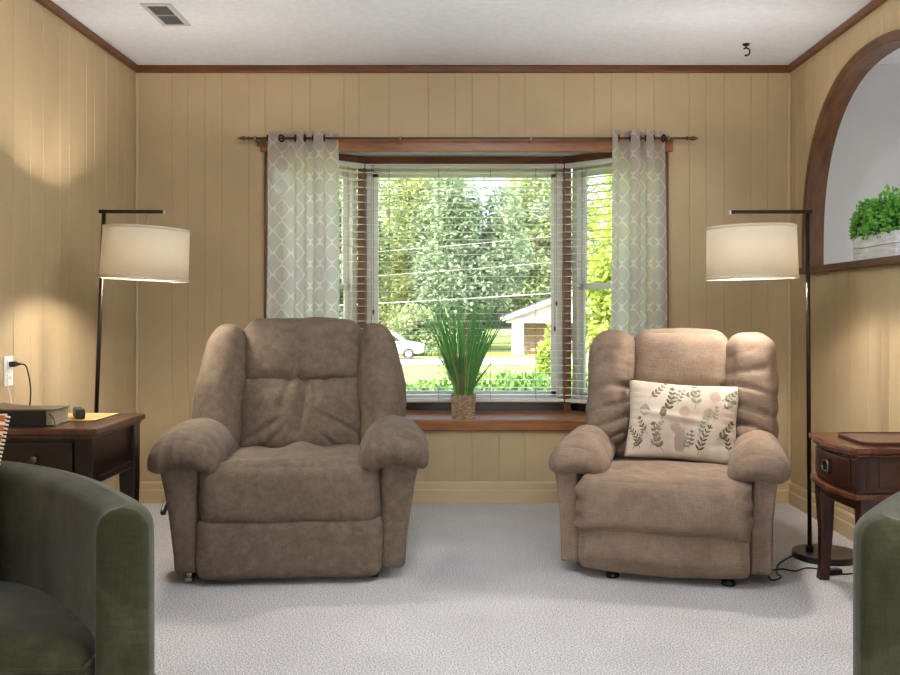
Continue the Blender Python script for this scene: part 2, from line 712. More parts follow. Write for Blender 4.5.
for k in range(2):   # both faces of the wall
    off = 0.0 if k == 0 else WT
    panel_wall(wr, (lambda u, d, z, off=off, k=k: (XR + off + (d if k == 0 else -d), u, z)), YRW, AC - AR, gr, lambda u: [(0, ZC)])
    panel_wall(wr, (lambda u, d, z, off=off, k=k: (XR + off + (d if k == 0 else -d), u, z)), AC - AR, AC + AR, gr, rr, cuts=cuts)
    panel_wall(wr, (lambda u, d, z, off=off, k=k: (XR + off + (d if k == 0 else -d), u, z)), AC + AR, YB, gr, lambda u: [(0, ZC)])
wr.add([(XR, YRW, 0), (XR + WT, YRW, 0), (XR + WT, YRW, ZC), (XR, YRW, ZC)], [(0, 1, 2, 3)])
struct(wr.build('wall_right', M_wall))

# next room's grey walls and the room behind the camera
nb = MB()
nb.span((XR + WT, YB - 0.02, 0), (X2, YB, ZC))
struct(nb.build('wall_next_room_back', M_grey))
nr = MB()
nr.span((X2, YR, 0), (X2 + 0.1, 1.6, ZC))
nr.span((X2, 3.6, 0), (X2 + 0.1, YB, ZC))
nr.span((X2, 1.6, 0), (X2 + 0.1, 3.6, 0.85))
nr.span((X2, 1.6, 2.15), (X2 + 0.1, 3.6, ZC))
struct(nr.build('wall_next_room_side', M_grey))
nl = MB()
nl.span((XR + WT + 0.001, YRW, 0), (XR + WT + 0.015, AC - AR - 0.1, ZC))
struct(nl.build('wall_next_room_near', M_grey))
rw = MB()
rw.span((XL - 0.1, YR - 0.1, 0), (-0.9, YR, ZC))
rw.span((1.3, YR - 0.1, 0), (X2 + 0.1, YR, ZC))
rw.span((-0.9, YR - 0.1, 0), (1.3, YR, 0.8))
rw.span((-0.9, YR - 0.1, 2.1), (1.3, YR, ZC))
struct(rw.build('wall_rear', M_wall))

# crown strips
for nm, a, b in (('trim_1', (XL, YB - 0.022, ZC - 0.042), (XR, YB, ZC)),
                 ('trim_2', (XL, YR, ZC - 0.042), (XL + 0.022, YB, ZC)),
                 ('trim_3', (XR - 0.022, YRW, ZC - 0.042), (XR, YB, ZC))):
    m_ = MB()
    m_.span(a, b)
    struct(m_.build(nm, M_crown, bevel=0.008))
# corner strips
for nm, x in (('trim_4', XL + 0.009), ('trim_5', XR - 0.009)):
    m_ = MB()
    m_.span((x - 0.009, YB - 0.018, 0.1), (x + 0.009, YB, ZC - 0.042))
    struct(m_.build(nm, M_trim_tan, bevel=0.006))


def baseboard(name, axis, a0, a1, at, sgn):
    # stepped board: tall thin back, thicker foot, rounded cap
    pr = [(0, 0), (0, 0.118), (0.006, 0.118), (0.011, 0.108), (0.011, 0.075), (0.016, 0.068), (0.016, 0)]
    pts = [(at + sgn * p[0], p[1]) for p in pr]
    m_ = MB()
    if axis == 0:
        m_.extrude(pts, 0, a0, a1)
    else:
        m_.extrude(pts, 1, a0, a1)
    struct(m_.build(name, M_trim_tan))


baseboard('baseboard_back', 0, XL, XR, YB, -1)
baseboard('baseboard_left', 1, YR, YB, XL, 1)
baseboard('baseboard_right', 1, YRW, YB, XR, -1)

# arch lining, casing and sill
ar = MB()
N = 64


def arch_pts(off):
    r, rise = AR + off, ARISE + off
    pts = [(AC + r, AZ0)]
    for k in range(N + 1):
        t = k / N
        c, s_ = math.cos(PI * t), math.sin(PI * t)
        pts.append((AC + r * math.copysign(abs(c) ** (2 / APW), c), ASP + rise * abs(s_) ** (2 / APW)))
    pts.append((AC - r, AZ0))
    return pts


def arch_ring(mb, o0, o1, x0, x1):
    A, B = arch_pts(o0), arch_pts(o1)
    n = len(A)
    vs = [(x0, p[0], p[1]) for p in A] + [(x0, p[0], p[1]) for p in B] + [(x1, p[0], p[1]) for p in A] + [(x1, p[0], p[1]) for p in B]
    fs = []
    for i in range(n - 1):
        fs += [(i, i + 1, n + i + 1, n + i), (2 * n + i, 3 * n + i, 3 * n + i + 1, 2 * n + i + 1),
               (i, 2 * n + i, 2 * n + i + 1, i + 1), (n + i, n + i + 1, 3 * n + i + 1, 3 * n + i)]
    fs += [(0, n, 3 * n, 2 * n), (n - 1, 3 * n - 1, 4 * n - 1, 2 * n - 1)]
    mb.add(vs, fs)


arch_ring(ar, -0.018, 0.004, XR - 0.010, XR + WT + 0.008)
arch_ring(ar, -0.018, 0.028, XR - 0.020, XR - 0.004)
struct(ar.build('trim_6', M_arch, bevel=0.003))
sl = MB()
sl.span((XR - 0.035, AC - AR - 0.035, AZ0 - 0.004), (XR + WT + 0.085, AC + AR + 0.035, AZ0 + 0.030))
struct(sl.build('trim_7', M_arch, bevel=0.005))

# ------------------------------------------------------------------ bay: seat, soffit, posts, windows
B0, C0 = (-0.642, 5.76), (0.600, 5.76)
A0, D0 = (BA, YB), (BD, YB)
seat = MB()
seat.prism([(BA - 0.005, YB - 0.004), (BD + 0.005, YB - 0.004), (BD + 0.06, YB + 0.1), (C0[0] + 0.08, C0[1] + 0.12), (B0[0] - 0.08, B0[1] + 0.12), (BA - 0.06, YB + 0.1)], ZS - 0.05, ZS + 0.012)
seat.span((BA - 0.05, YB - 0.03, ZS - 0.052), (BD + 0.05, YB - 0.001, ZS + 0.012))
struct(seat.build('trim_8', M_bay, bevel=0.006))
sof = MB()
sof.prism([(BA - 0.005, YB + 0.013), (BD + 0.005, YB + 0.013), (BD + 0.06, YB + 0.1), (C0[0] + 0.08, C0[1] + 0.12), (B0[0] - 0.08, B0[1] + 0.12), (BA - 0.06, YB + 0.1)], ZH, ZH + 0.05)
struct(sof.build('trim_9', M_ceil))
hd = MB()
hd.span((BA - 0.03, YB - 0.020, 1.958), (BD + 0.03, YB - 0.001, 2.036))
hd.span((BA, YB - 0.001, 1.958), (BD, YB + 0.02, ZH))
struct(hd.build('trim_10', M_bay, bevel=0.004))
for nm, x in (('trim_11', BA - 0.003), ('trim_12', BD + 0.003)):
    m_ = MB()
    m_.span((x - 0.005, YB - 0.012, ZS + 0.013), (x + 0.005, YB + 0.05, 1.957))
    struct(m_.build(nm, M_post, bevel=0.003))
for nm, p in (('trim_13', B0), ('trim_14', C0)):
    m_ = MB()
    m_.box((p[0], p[1] + 0.012, (ZS + ZH) / 2), (0.046, 0.09, ZH - ZS - 0.002))
    struct(m_.build(nm, M_post, bevel=0.004))


def bay_window(idx, P, Q, double_hung):
    P, Q = Vector((P[0], P[1], 0)), Vector((Q[0], Q[1], 0))
    L = (Q - P).length
    ang = math.atan2(Q.y - P.y, Q.x - P.x)
    w = bpy.data.objects.new('window_%d' % idx, None)
    COL.objects.link(w)
    w.location = (P.x, P.y, 0)
    w.rotation_euler = (0, 0, ang)
    struct(w)
    z0, z1 = ZS + 0.012, ZH
    zt = 1.955
    # wood head board and stool (x along the window, y outwards)
    h = MB()
    h.span((0.0, -0.01, zt), (L, 0.09, z1))
    struct(h.build('head_board', M_bay, w, bevel=0.003))
    st = MB()
    st.span((0.0, 0.02, z0), (L, 0.09, z0 + 0.045))
    struct(st.build('stool_board', M_espresso, w, bevel=0.003))
    e = 0.024
    fb = z0 + 0.045
    f = MB()
    t = 0.036
    f.span((e, 0.02, fb), (e + t, 0.08, zt))
    f.span((L - e - t, 0.02, fb), (L - e, 0.08, zt))
    f.span((e, 0.02, zt - t), (L - e, 0.08, zt))
    f.span((e, 0.02, fb), (L - e, 0.08, fb + t))
    struct(f.build('window_frame', M_vinyl, w, bevel=0.004))
    g = MB()
    sg = 0.034
    a, b = e + t, L - e - t
    s_ = MB()
    mids = [(fb + t, zt - t)] if not double_hung else [(fb + t, 1.235), (1.205, zt - t)]
    for k, (za, zb) in enumerate(mids):
        yo = 0.045 + (0.016 if k == 1 else 0)
        s_.span((a, yo, za), (a + sg, yo + 0.022, zb))
        s_.span((b - sg, yo, za), (b, yo + 0.022, zb))
        s_.span((a, yo, za), (b, yo + 0.022, za + sg))
        s_.span((a, yo, zb - sg), (b, yo + 0.022, zb))
        g.add([(a + sg, yo + 0.011, za + sg), (b - sg, yo + 0.011, za + sg), (b - sg, yo + 0.011, zb - sg), (a + sg, yo + 0.011, zb - sg)], [(0, 1, 2, 3)])
    struct(s_.build('window_sash', M_vinyl, w, bevel=0.003))
    struct(g.build('window_pane', M_glass, w))
    return w, L, ang


def blind(label, P, Q, tilt, z_lo, inset, cords):
    P, Q = Vector((P[0], P[1], 0)), Vector((Q[0], Q[1], 0))
    L = (Q - P).length
    ang = math.atan2(Q.y - P.y, Q.x - P.x)
    t = thing('window_blind', label, 'window blind', (P.x, P.y, 0), ang, 'slatted blinds in the bay window')
    x0, x1 = inset, L - inset
    yc = -0.040
    hr = MB()
    hr.span((x0, yc - 0.026, 1.925), (x1, yc + 0.026, 1.953))
    hr.build('head_rail', M_slat, t, bevel=0.003)
    s_ = MB()
    n = int((1.900 - z_lo) / 0.0445)
    R = Matrix.Rotation(tilt, 3, 'X')
    for k in range(n + 1):
        z = 1.900 - 0.0445 * k
        s_.box(((x0 + x1) / 2, yc, z), (x1 - x0, 0.048, 0.0026), R)
    s_.build('slats', M_slat, t)
    zb = 1.900 - 0.0445 * n
    br = MB()
    br.span((x0, yc - 0.025, zb - 0.040), (x1, yc + 0.025, zb - 0.022))
    br.build('bottom_rail', M_slat, t, bevel=0.003)
    for c in cords:
        lc = MB()
        for yo in (-0.025, 0.025):
            lc.tube([(x0 + (x1 - x0) * c, yc + yo, 1.95), (x0 + (x1 - x0) * c, yc + yo, zb - 0.03)], 0.0011, 5)
        lc.build('ladder_cord', M_cord, t)
    return t, x0, x1, yc


bay_window(1, B0, C0, False)
bay_window(2, A0, B0, True)
bay_window(3, C0, D0, True)
bt, bx0, bx1, byc = blind('wide white slatted blind open across the centre bay window behind the grass plant', B0, C0, 0.0, 0.55, 0.026, (0.12, 0.37, 0.63, 0.86))
for xx, zl in ((bx0 + 0.045, 0.93), (bx1 - 0.05, 0.98)):
    pc = MB()
    for k, d in enumerate((-0.004, 0.004)):
        pc.tube([(xx + d, byc - 0.035, 1.945), (xx + d * 1.3, byc - 0.036, zl + 0.15 * k)], 0.0012, 5)
        pc.lathe([(0.003, 0.0), (0.007, -0.010), (0.005, -0.03), (0.001, -0.032)], (xx + d * 1.3, byc - 0.036, zl + 0.15 * k), 10)
    pc.build('pull_cord', M_post, bt)
blind('narrow white slatted blind in the angled bay window beside the left curtain', A0, B0, 0.0, 0.55, 0.03, (0.2, 0.8))
blind('narrow white slatted blind in the angled bay window beside the right curtain', C0, D0, 0.0, 0.55, 0.03, (0.2, 0.8))

# ------------------------------------------------------------------ curtain rod and curtains
RY, RZ = 5.215, 2.018
M_finial = mat('tan_bronze_finial', (84, 70, 52), 0.5, metal=0.4)
rod = thing('curtain_rod', 'thin bronze curtain rod with finials running above the bay window', 'curtain rod', (0, RY, RZ))
m_ = MB()
m_.tube([(-1.20, 0, 0), (1.20, 0, 0)], 0.0065, 12)
m_.build('rod_tube', M_finial, rod, smooth=True)
for s_ in (-1, 1):
    m_ = MB()
    fx = [(0.006, 0), (0.011, 0.005), (0.011, 0.012), (0.006, 0.02), (0.011, 0.032), (0.013, 0.04), (0.008, 0.055), (0.004, 0.062), (0.0, 0.075)]
    pts = [(s_ * (1.195 + z), 0, 0) for r, z in fx]
    m_.tube(pts, [max(r, 0.0008) for r, z in fx], 12)
    m_.build('finial', M_finial, rod, smooth=True)
for x in (-1.17, -0.37, 0.345, 1.10):
    m_ = MB()
    m_.box((x, YB - RY - 0.004, -0.005), (0.02, 0.006, 0.05))
    m_.box((x, (YB - RY) / 2, -0.012), (0.008, YB - RY - 0.006, 0.008))
    m_.box((x, 0, 0.0), (0.010, 0.024, 0.024))
    m_.build('rod_bracket', M_brass, rod, bevel=0.002)


def curtain(label, x0, x1, zt, zb, folds, seed, amp=0.034, splay=0.02, phase=0.0):
    t = thing('curtain', label, 'curtain', ((x0 + x1) / 2, RY, zb))
    W = x1 - x0
    nu, nv = 150, 60
    rs = random.Random(seed)
    ph = [rs.uniform(0, 6) for _ in range(4)]

    def pos(u, v):
        # uneven pleats
        uu = u + 0.035 * math.sin(2 * PI * u * 1.3 + ph[0])
        th = 2 * PI * folds * uu + phase
        a = amp * (0.75 + 0.25 * math.sin(5 * u + ph[1])) * (1 - 0.15 * v)
        y = a * math.cos(th) + 0.006 * math.sin(9 * v + 7 * u + ph[2]) * (1 - v)
        x = (u - 0.5) * (W + splay * (1 - v)) + 0.35 * a * math.sin(2 * th)
        x += 0.006 * math.sin(6 * v + ph[3]) * (1 - v)
        return (x, y, (zt - zb) * v)
    m_ = MB()
    m_.grid(pos, nu, nv)
    o = m_.build('cloth', M_curtain, t, smooth=True)
    me = o.data
    # arc-length uv so that the printed trellis follows the folds
    arc = [0.0]
    for i in range(nu):
        p, q = pos(i / nu, 0.6), pos((i + 1) / nu, 0.6)
        arc.append(arc[-1] + math.hypot(p[0] - q[0], p[1] - q[1]))
    uvl = me.uv_layers.new(name='cloth')
    for lp in me.loops:
        vi = lp.vertex_index
        uvl.data[lp.index].uv = (arc[vi % (nu + 1)], (vi // (nu + 1)) / nv * (zt - zb))
    # grommets where the cloth crosses the rod
    prev = None
    cuts_ = []
    for i in range(600):
        u = i / 599
        p = pos(u, (RZ - zb) / (zt - zb))
        if prev is not None and (prev[1] < 0) != (p[1] < 0):
            cuts_.append((p, (p[0] - prev[0], p[1] - prev[1])))
        prev = p
    for p, d in cuts_:
        ang = math.atan2(d[1], d[0])
        g = MB()
        prof = [(0.017 + 0.006 * math.cos(k * PI / 3), 0.005 * math.sin(k * PI / 3)) for k in range(6)]
        g.lathe(prof, n=20, closed=True)
        R = Matrix.Rotation(ang, 4, 'Z') @ Matrix.Rotation(PI / 2, 4, 'X')
        g.v = [tuple(R @ Vector(v) + Vector((p[0], p[1], RZ - zb))) for v in g.v]
        g.build('grommet', M_bronze, t, smooth=True)
    return t


curtain('grey trellis patterned grommet curtain hanging left of the bay window, wider panel', -1.105, -0.722, 2.052, 0.43, 3.1, 3, amp=0.040, splay=0.015, phase=0.6)
curtain('grey trellis patterned grommet curtain hanging right of the bay window, narrower panel', 0.795, 1.085, 2.06, 0.43, 3.0, 8, amp=0.042, splay=0.035, phase=2.2)


# ------------------------------------------------------------------ floor lamps
def floor_lamp(label, pole, base_c, top_z, arm_dir, arm_len, stem_at, shade_c, tilt, lean, rgb_base, cord=None, sw=None):
    """pole: bottom (x, y); everything in world coordinates, then made local to the base"""
    bx, by = base_c
    t = thing('floor_lamp', label, 'floor lamp', (bx, by, 0))
    b = MB()
    b.lathe([(0.138, 0.0), (0.141, 0.004), (0.141, 0.024), (0.137, 0.028), (0.0, 0.030)], n=48)
    b.build('base', rgb_base, t, smooth=False, bevel=0.002)
    px, py = pole[0] - bx, pole[1] - by
    tx, ty = px + lean[0], py + lean[1]
    p = MB()
    p.tube([(px, py, 0.028), (px + lean[0] * 0.6, py + lean[1] * 0.6, top_z * 0.6), (tx, ty, top_z)], 0.0095, 10)
    p.lathe([(0.017, 0.028), (0.017, 0.05), (0.010, 0.054)], (px, py, 0), 16)
    p.build('pole', M_bronze, t, smooth=True)
    d = Vector((arm_dir[0], arm_dir[1], 0)).normalized()
    drop = arm_dir[2]
    ang = math.atan2(d.y, d.x)
    a = MB()
    R = (Matrix.Rotation(ang, 3, 'Z') @ Matrix.Rotation(drop, 3, 'Y'))
    mid = Vector((tx, ty, top_z)) + R @ Vector((arm_len / 2 - 0.01, 0, 0))
    a.box(mid, (arm_len + 0.02, 0.024, 0.016), R)
    a.build('arm', M_bronze, t, bevel=0.002)
    ec = MB()
    ec.box(Vector((tx, ty, top_z)) + R @ Vector((arm_len + 0.002, 0, 0)), (0.006, 0.026, 0.018), R)
    ec.build('arm_cap', M_nickel, t, bevel=0.002)
    sx, sy = tx + d.x * stem_at, ty + d.y * stem_at
    zs = top_z - math.sin(drop) * stem_at
    hz, r0, r1 = shade_c[1] - shade_c[0], shade_c[2], shade_c[3]
    st = MB()
    st.tube([(sx, sy, zs), (sx, sy, shade_c[1] - 0.09)], 0.006, 10)
    st.tube([(sx, sy, shade_c[1] - 0.05), (sx, sy, shade_c[1] - 0.12)], 0.019, 14)
    st.build('stem', M_nickel, t, smooth=True)
    T = TR((sx, sy, shade_c[1]), tilt[0], tilt[1], 0)
    sh = MB()
    n = 56
    for k in range(n):
        pass
    prof = [(r0, -hz), (r0 + (r1 - r0) * 0.5, -hz * 0.5), (r1, 0.0), (r1 - 0.003, 0.0), (r0 + (r1 - r0) * 0.5 - 0.003, -hz * 0.5), (r0 - 0.003, -hz)]
    sh.lathe(prof, n=n, closed=True)
    sh.v = [tuple(T @ Vector(v)) for v in sh.v]
    so = sh.build('lamp_shade', M_shade, t, smooth=False)
    for p_ in so.data.polygons:
        p_.use_smooth = abs(p_.normal.z) < 0.5
    rm = MB()
    for (rr_, zz) in ((r0, -hz + 0.006), (r1, -0.006)):
        rm.lathe([(rr_ + 0.0012, zz - 0.006), (rr_ + 0.0022, zz), (rr_ + 0.0012, zz + 0.006), (rr_ - 0.001, zz + 0.006), (rr_ - 0.001, zz - 0.006)], n=n, closed=True)
    for k in range(3):
        th = k * 2 * PI / 3 + 0.4
        rm.tube([(0.014 * math.cos(th), 0.014 * math.sin(th), -0.03), (r1 * math.cos(th), r1 * math.sin(th), -0.012)], 0.0018, 6)
    rm.v = [tuple(T @ Vector(v)) for v in rm.v]
    rm.build('shade_trim', M_shade, so, smooth=True)
    # bulb
    bz = shade_c[1] - 0.135
    bl = MB()
    bl.lathe([(0.0, -0.033), (0.018, -0.029), (0.029, -0.014), (0.030, 0.002), (0.022, 0.022), (0.014, 0.042), (0.013, 0.05)], (sx, sy, bz), 20)
    mb_, nt, bs = new_mat('lit_bulb')
    bs.inputs['Emission Color'].default_value = (1.0, 0.8, 0.55, 1)
    bs.inputs['Emission Strength'].default_value = 6.0
    bo = bl.build('bulb', mb_, t, smooth=True)
    bo.visible_shadow = True
    ld = bpy.data.lights.new('bulb_light', 'POINT')
    ld.energy = LAMP_W
    ld.color = WARM
    ld.shadow_soft_size = 0.034
    lo_ = bpy.data.objects.new('bulb_light', ld)
    COL.objects.link(lo_)
    lo_.parent = t
    lo_.location = (sx, sy, bz)
    if cord:
        c = MB()
        c.tube([(x - bx, y - by, z) for x, y, z in cord], 0.0032, 6)
        c.build('power_cord', M_rubber, t, smooth=True)
    if sw:
        c = MB()
        c.box((sw[0] - bx, sw[1] - by, 0.012), (0.06, 0.035, 0.024), Matrix.Rotation(0.3, 3, 'Z'))
        c.build('foot_switch', M_rubber, t, bevel=0.006)
    return t


def spline(pts, n=10):
    out = []
    P = [Vector(p) for p in pts]
    for i in range(len(P) - 1):
        p0, p1, p2, p3 = P[max(i - 1, 0)], P[i], P[i + 1], P[min(i + 2, len(P) - 1)]
        for k in range(n):
            t = k / n
            out.append(0.5 * ((2 * p1) + (-p0 + p2) * t + (2 * p0 - 5 * p1 + 4 * p2 - p3) * t * t + (-p0 + 3 * p1 - 3 * p2 + p3) * t ** 3))
    out.append(P[-1])
    return out


def ground(px, py, z=0.006):
    Y = 950 * (1.07 - z) / (py - 311.0)
    return ((px - 468) * Y / 950, Y, z)


cordR = spline([ground(794, 555, .012), ground(786, 559), ground(778, 565), ground(777, 573), ground(781, 577), ground(772, 580),
                ground(768, 572), ground(782, 569), ground(795, 571), ground(806, 568), ground(818, 569), ground(829, 572), ground(842, 574), ground(858, 573), ground(880, 570)], 8)
floor_lamp('floor lamp with white drum shade and round black base beside the cherry end table', (1.482, 4.12), (1.552, 4.12), 1.500,
           (-1, 0.0, 0.006), 0.335, 0.245, (1.208, 1.436, 0.193, 0.188), (0.0, -0.02), (-0.010, 0.0), M_navy, cord=cordR, sw=ground(834, 573)[:2])
floor_lamp('floor lamp with tilted white drum shade in the left corner behind the dark end table', (-1.651, 4.16), (-1.565, 4.16), 1.505,
           (1, 0.0, 0.006), 0.262, 0.188, (1.205, 1.432, 0.186, 0.181), (-0.012, 0.045), (0.057, 0.0), M_navy)


# ------------------------------------------------------------------ recliners
def capsule_deform(bow=0.0):
    return lambda p, q: p


def recliner_left():
    t = thing('recliner', 'large taupe suede recliner with smooth winged back, left of the grass plant', 'recliner', (-0.695, 3.700, 0), math.radians(5.6))
    m = M_suede
    # hidden chassis
    c = MB()
    c.puff((0.36, 0.36, 0.15), 0.02, 6, M=TR((0, 0.47, 0.19)))
    c.build('chassis', m, t, smooth=True)
    # footrest board (lower front)
    f = MB()

    def fd(p, q):
        z = p.z
        p.x *= 1 - 0.015 * (q[2] < 0) * q[2] ** 2
        p.y += 0.012 * abs(q[0]) ** 6
        return p
    f.puff((0.362, 0.055, 0.118), 0.03, 16, (0, 0.012, 0.0), fd, wob=0.006, wscale=6, seed=3, M=TR((0, 0.052, 0.142)))
    f.build('footrest', m, t, smooth=True)
    # seat cushion with waterfall front
    s_ = MB()

    def sd_(p, q):
        fr = sm(-0.05, -0.32, p.y)
        p.z -= 0.03 * (1 - fr) * (1 - q[0] ** 2) * (q[2] > 0)
        if q[2] > 0:
            p.z += 0.016 * math.exp(-((p.x - 0.02) / 0.13) ** 2) * sm(-0.32, 0.1, p.y) * 1.4
            p.z += 0.007 * math.sin(p.x * 31 + 1.3) * sm(-0.1, 0.2, p.y) * q[2]
        # the lower lip hangs flush with the footrest
        if q[1] < -0.2:
            p.y += 0.012 * (q[2] + 1) * 0.5
        return p
    s_.puff((0.352, 0.34, 0.125), 0.062, 40, (0, 0.018, 0.022), sd_, wob=0.008, wscale=7, seed=1, M=TR((0, 0.330, 0.350)))
    s_.build('seat_cushion', m, t, smooth=True)
    # arms
    for sg in (-1, 1):
        a = MB()

        def ad(p, q, sg=sg):
            k = (q[2] + 1) / 2
            p.x += sg * (0.004 + 0.058 * (q[0] * sg + 1) / 2) * k ** 1.5
            p.y -= 0.015 * k
            return p
        a.puff((0.050, 0.37, 0.235), 0.022, 14, (0.006, 0.01, 0), ad, wob=0.004, wscale=6, seed=9 + sg, M=TR((sg * 0.403, 0.415, 0.275)))
        ao = a.build('arm_panel', m, t, smooth=True)
        pd = MB()

        def pdf(p, q, sg=sg):
            # arched saddle over the arm, drooping towards the seat
            p.z -= 2.3 * p.x * p.x
            inn = -sg * p.x
            p.z -= 0.16 * max(0.0, inn - 0.03)
            p.z -= 0.014 * sm(-0.15, -0.36, p.y)
            p.z -= 0.03 * sm(0.05, 0.34, p.y)
            # pleats gathered into the front seam
            edge = sm(-0.25, -0.33, p.y)
            p.y += -0.0025 * edge * math.sin(p.x * 130 + sg)
            p.z += 0.002 * math.sin(p.x * 130 + 2 * sg) * sm(-0.12, -0.3, p.y)
            return p
        pd.puff((0.136, 0.345, 0.066), 0.060, 44, (0.006, 0.02, 0.012), pdf, wob=0.006, wscale=8, seed=20 + sg, M=TR((sg * 0.410, 0.325, 0.536)))
        pd.build('arm_pillow', m, t, smooth=True)
    # backrest, leaning back
    BT = TR((0, 0.60, 0.36), rx=math.radians(-14))
    bk = MB()
    bk.puff((0.41, 0.075, 0.31), 0.06, 10, M=BT @ TR((0, 0.13, 0.34)))
    bk.build('back_frame', m, t, smooth=True)
    lb = MB()

    def lbd(p, q):
        if q[1] < 0:
            cz = math.exp(-((p.x - 0.012 * math.sin(p.z * 14)) / 0.020) ** 2) * sm(-0.16, -0.02, p.z)
            p.y += 0.030 * cz
            # folds fanning out towards the bottom corners
            for sx, z0, k in ((-1, -0.05, 0.6), (1, -0.03, 0.5), (-1, -0.12, 0.9), (1, -0.13, 0.8)):
                xx = p.x * sx
                d = (p.z - z0) + k * (xx - 0.12)
                p.y += 0.015 * math.exp(-(d / 0.012) ** 2) * sm(0.05, 0.14, xx)
            for x0, k in ((-0.09, 0.25), (0.08, -0.2), (0.15, -0.3)):
                d = p.x - x0 - k * (p.z)
                p.y += 0.013 * math.exp(-(d / 0.014) ** 2) * sm(-0.08, 0.12, p.z)
        return p
    lb.puff((0.298, 0.10, 0.200), 0.070, 60, (0.0, 0.045, 0.01), lbd, wob=0.013, wscale=7, seed=5, M=BT @ TR((0, 0.02, 0.245)))
    lb.build('lower_back_cushion', m, t, smooth=True)
    hc = MB()

    def hcd(p, q):
        if q[1] < 0:
            d = p.x + 0.015 - 0.05 * p.z
            p.y += 0.020 * math.exp(-(d / 0.012) ** 2) * sm(0.13, -0.05, p.z)
            d = p.x - 0.06 - 0.05 * p.z
            p.y += 0.006 * math.exp(-(d / 0.012) ** 2) * sm(0.1, -0.1, p.z)
        p.z -= 0.12 * p.x * p.x * (q[2] > 0)
        return p
    hc.puff((0.282, 0.120, 0.158), 0.080, 50, (0.0, 0.025, 0.015), hcd, wob=0.009, wscale=8, seed=7, M=BT @ TR((0, 0.010, 0.522)))
    hc.build('head_cushion', m, t, smooth=True)
    for sg in (-1, 1):
        w = MB()

        def wd(p, q, sg=sg):
            k = (q[2] + 1) / 2
            p.x *= 0.94 + 0.12 * math.sin(k * PI * 0.9) - 0.22 * sm(0.55, 1.0, k)
            p.x -= sg * (0.004 * k + 0.030 * sm(0.45, 1.0, k))
            p.y -= 0.03 * (1 - k)
            return p
        w.puff((0.100, 0.135, 0.298), 0.085, 34, (0.0, 0.02, 0.0), wd, wob=0.011, wscale=7, seed=30 + sg, M=BT @ TR((sg * 0.358, -0.015, 0.352), rz=sg * 0.15))
        w.build('back_wing', m, t, smooth=True)
    # mechanism feet and lever
    for x in (-0.40, 0.33):
        ft = MB()
        ft.box((x, 0.45, 0.012), (0.03, 0.75, 0.016))
        ft.box((x, 0.10, 0.022), (0.02, 0.02, 0.03))
        ft.build('base_rail', M_nickel if x < 0 else M_black, t, bevel=0.003)
    lv = MB()
    lv.box((-0.530, 0.26, 0.262), (0.022, 0.075, 0.02), Matrix.Rotation(0.5, 3, 'X'))
    lv.box((-0.490, 0.285, 0.262), (0.07, 0.02, 0.02))
    lv.build('recline_lever', M_rubber, t, bevel=0.004)
    return t


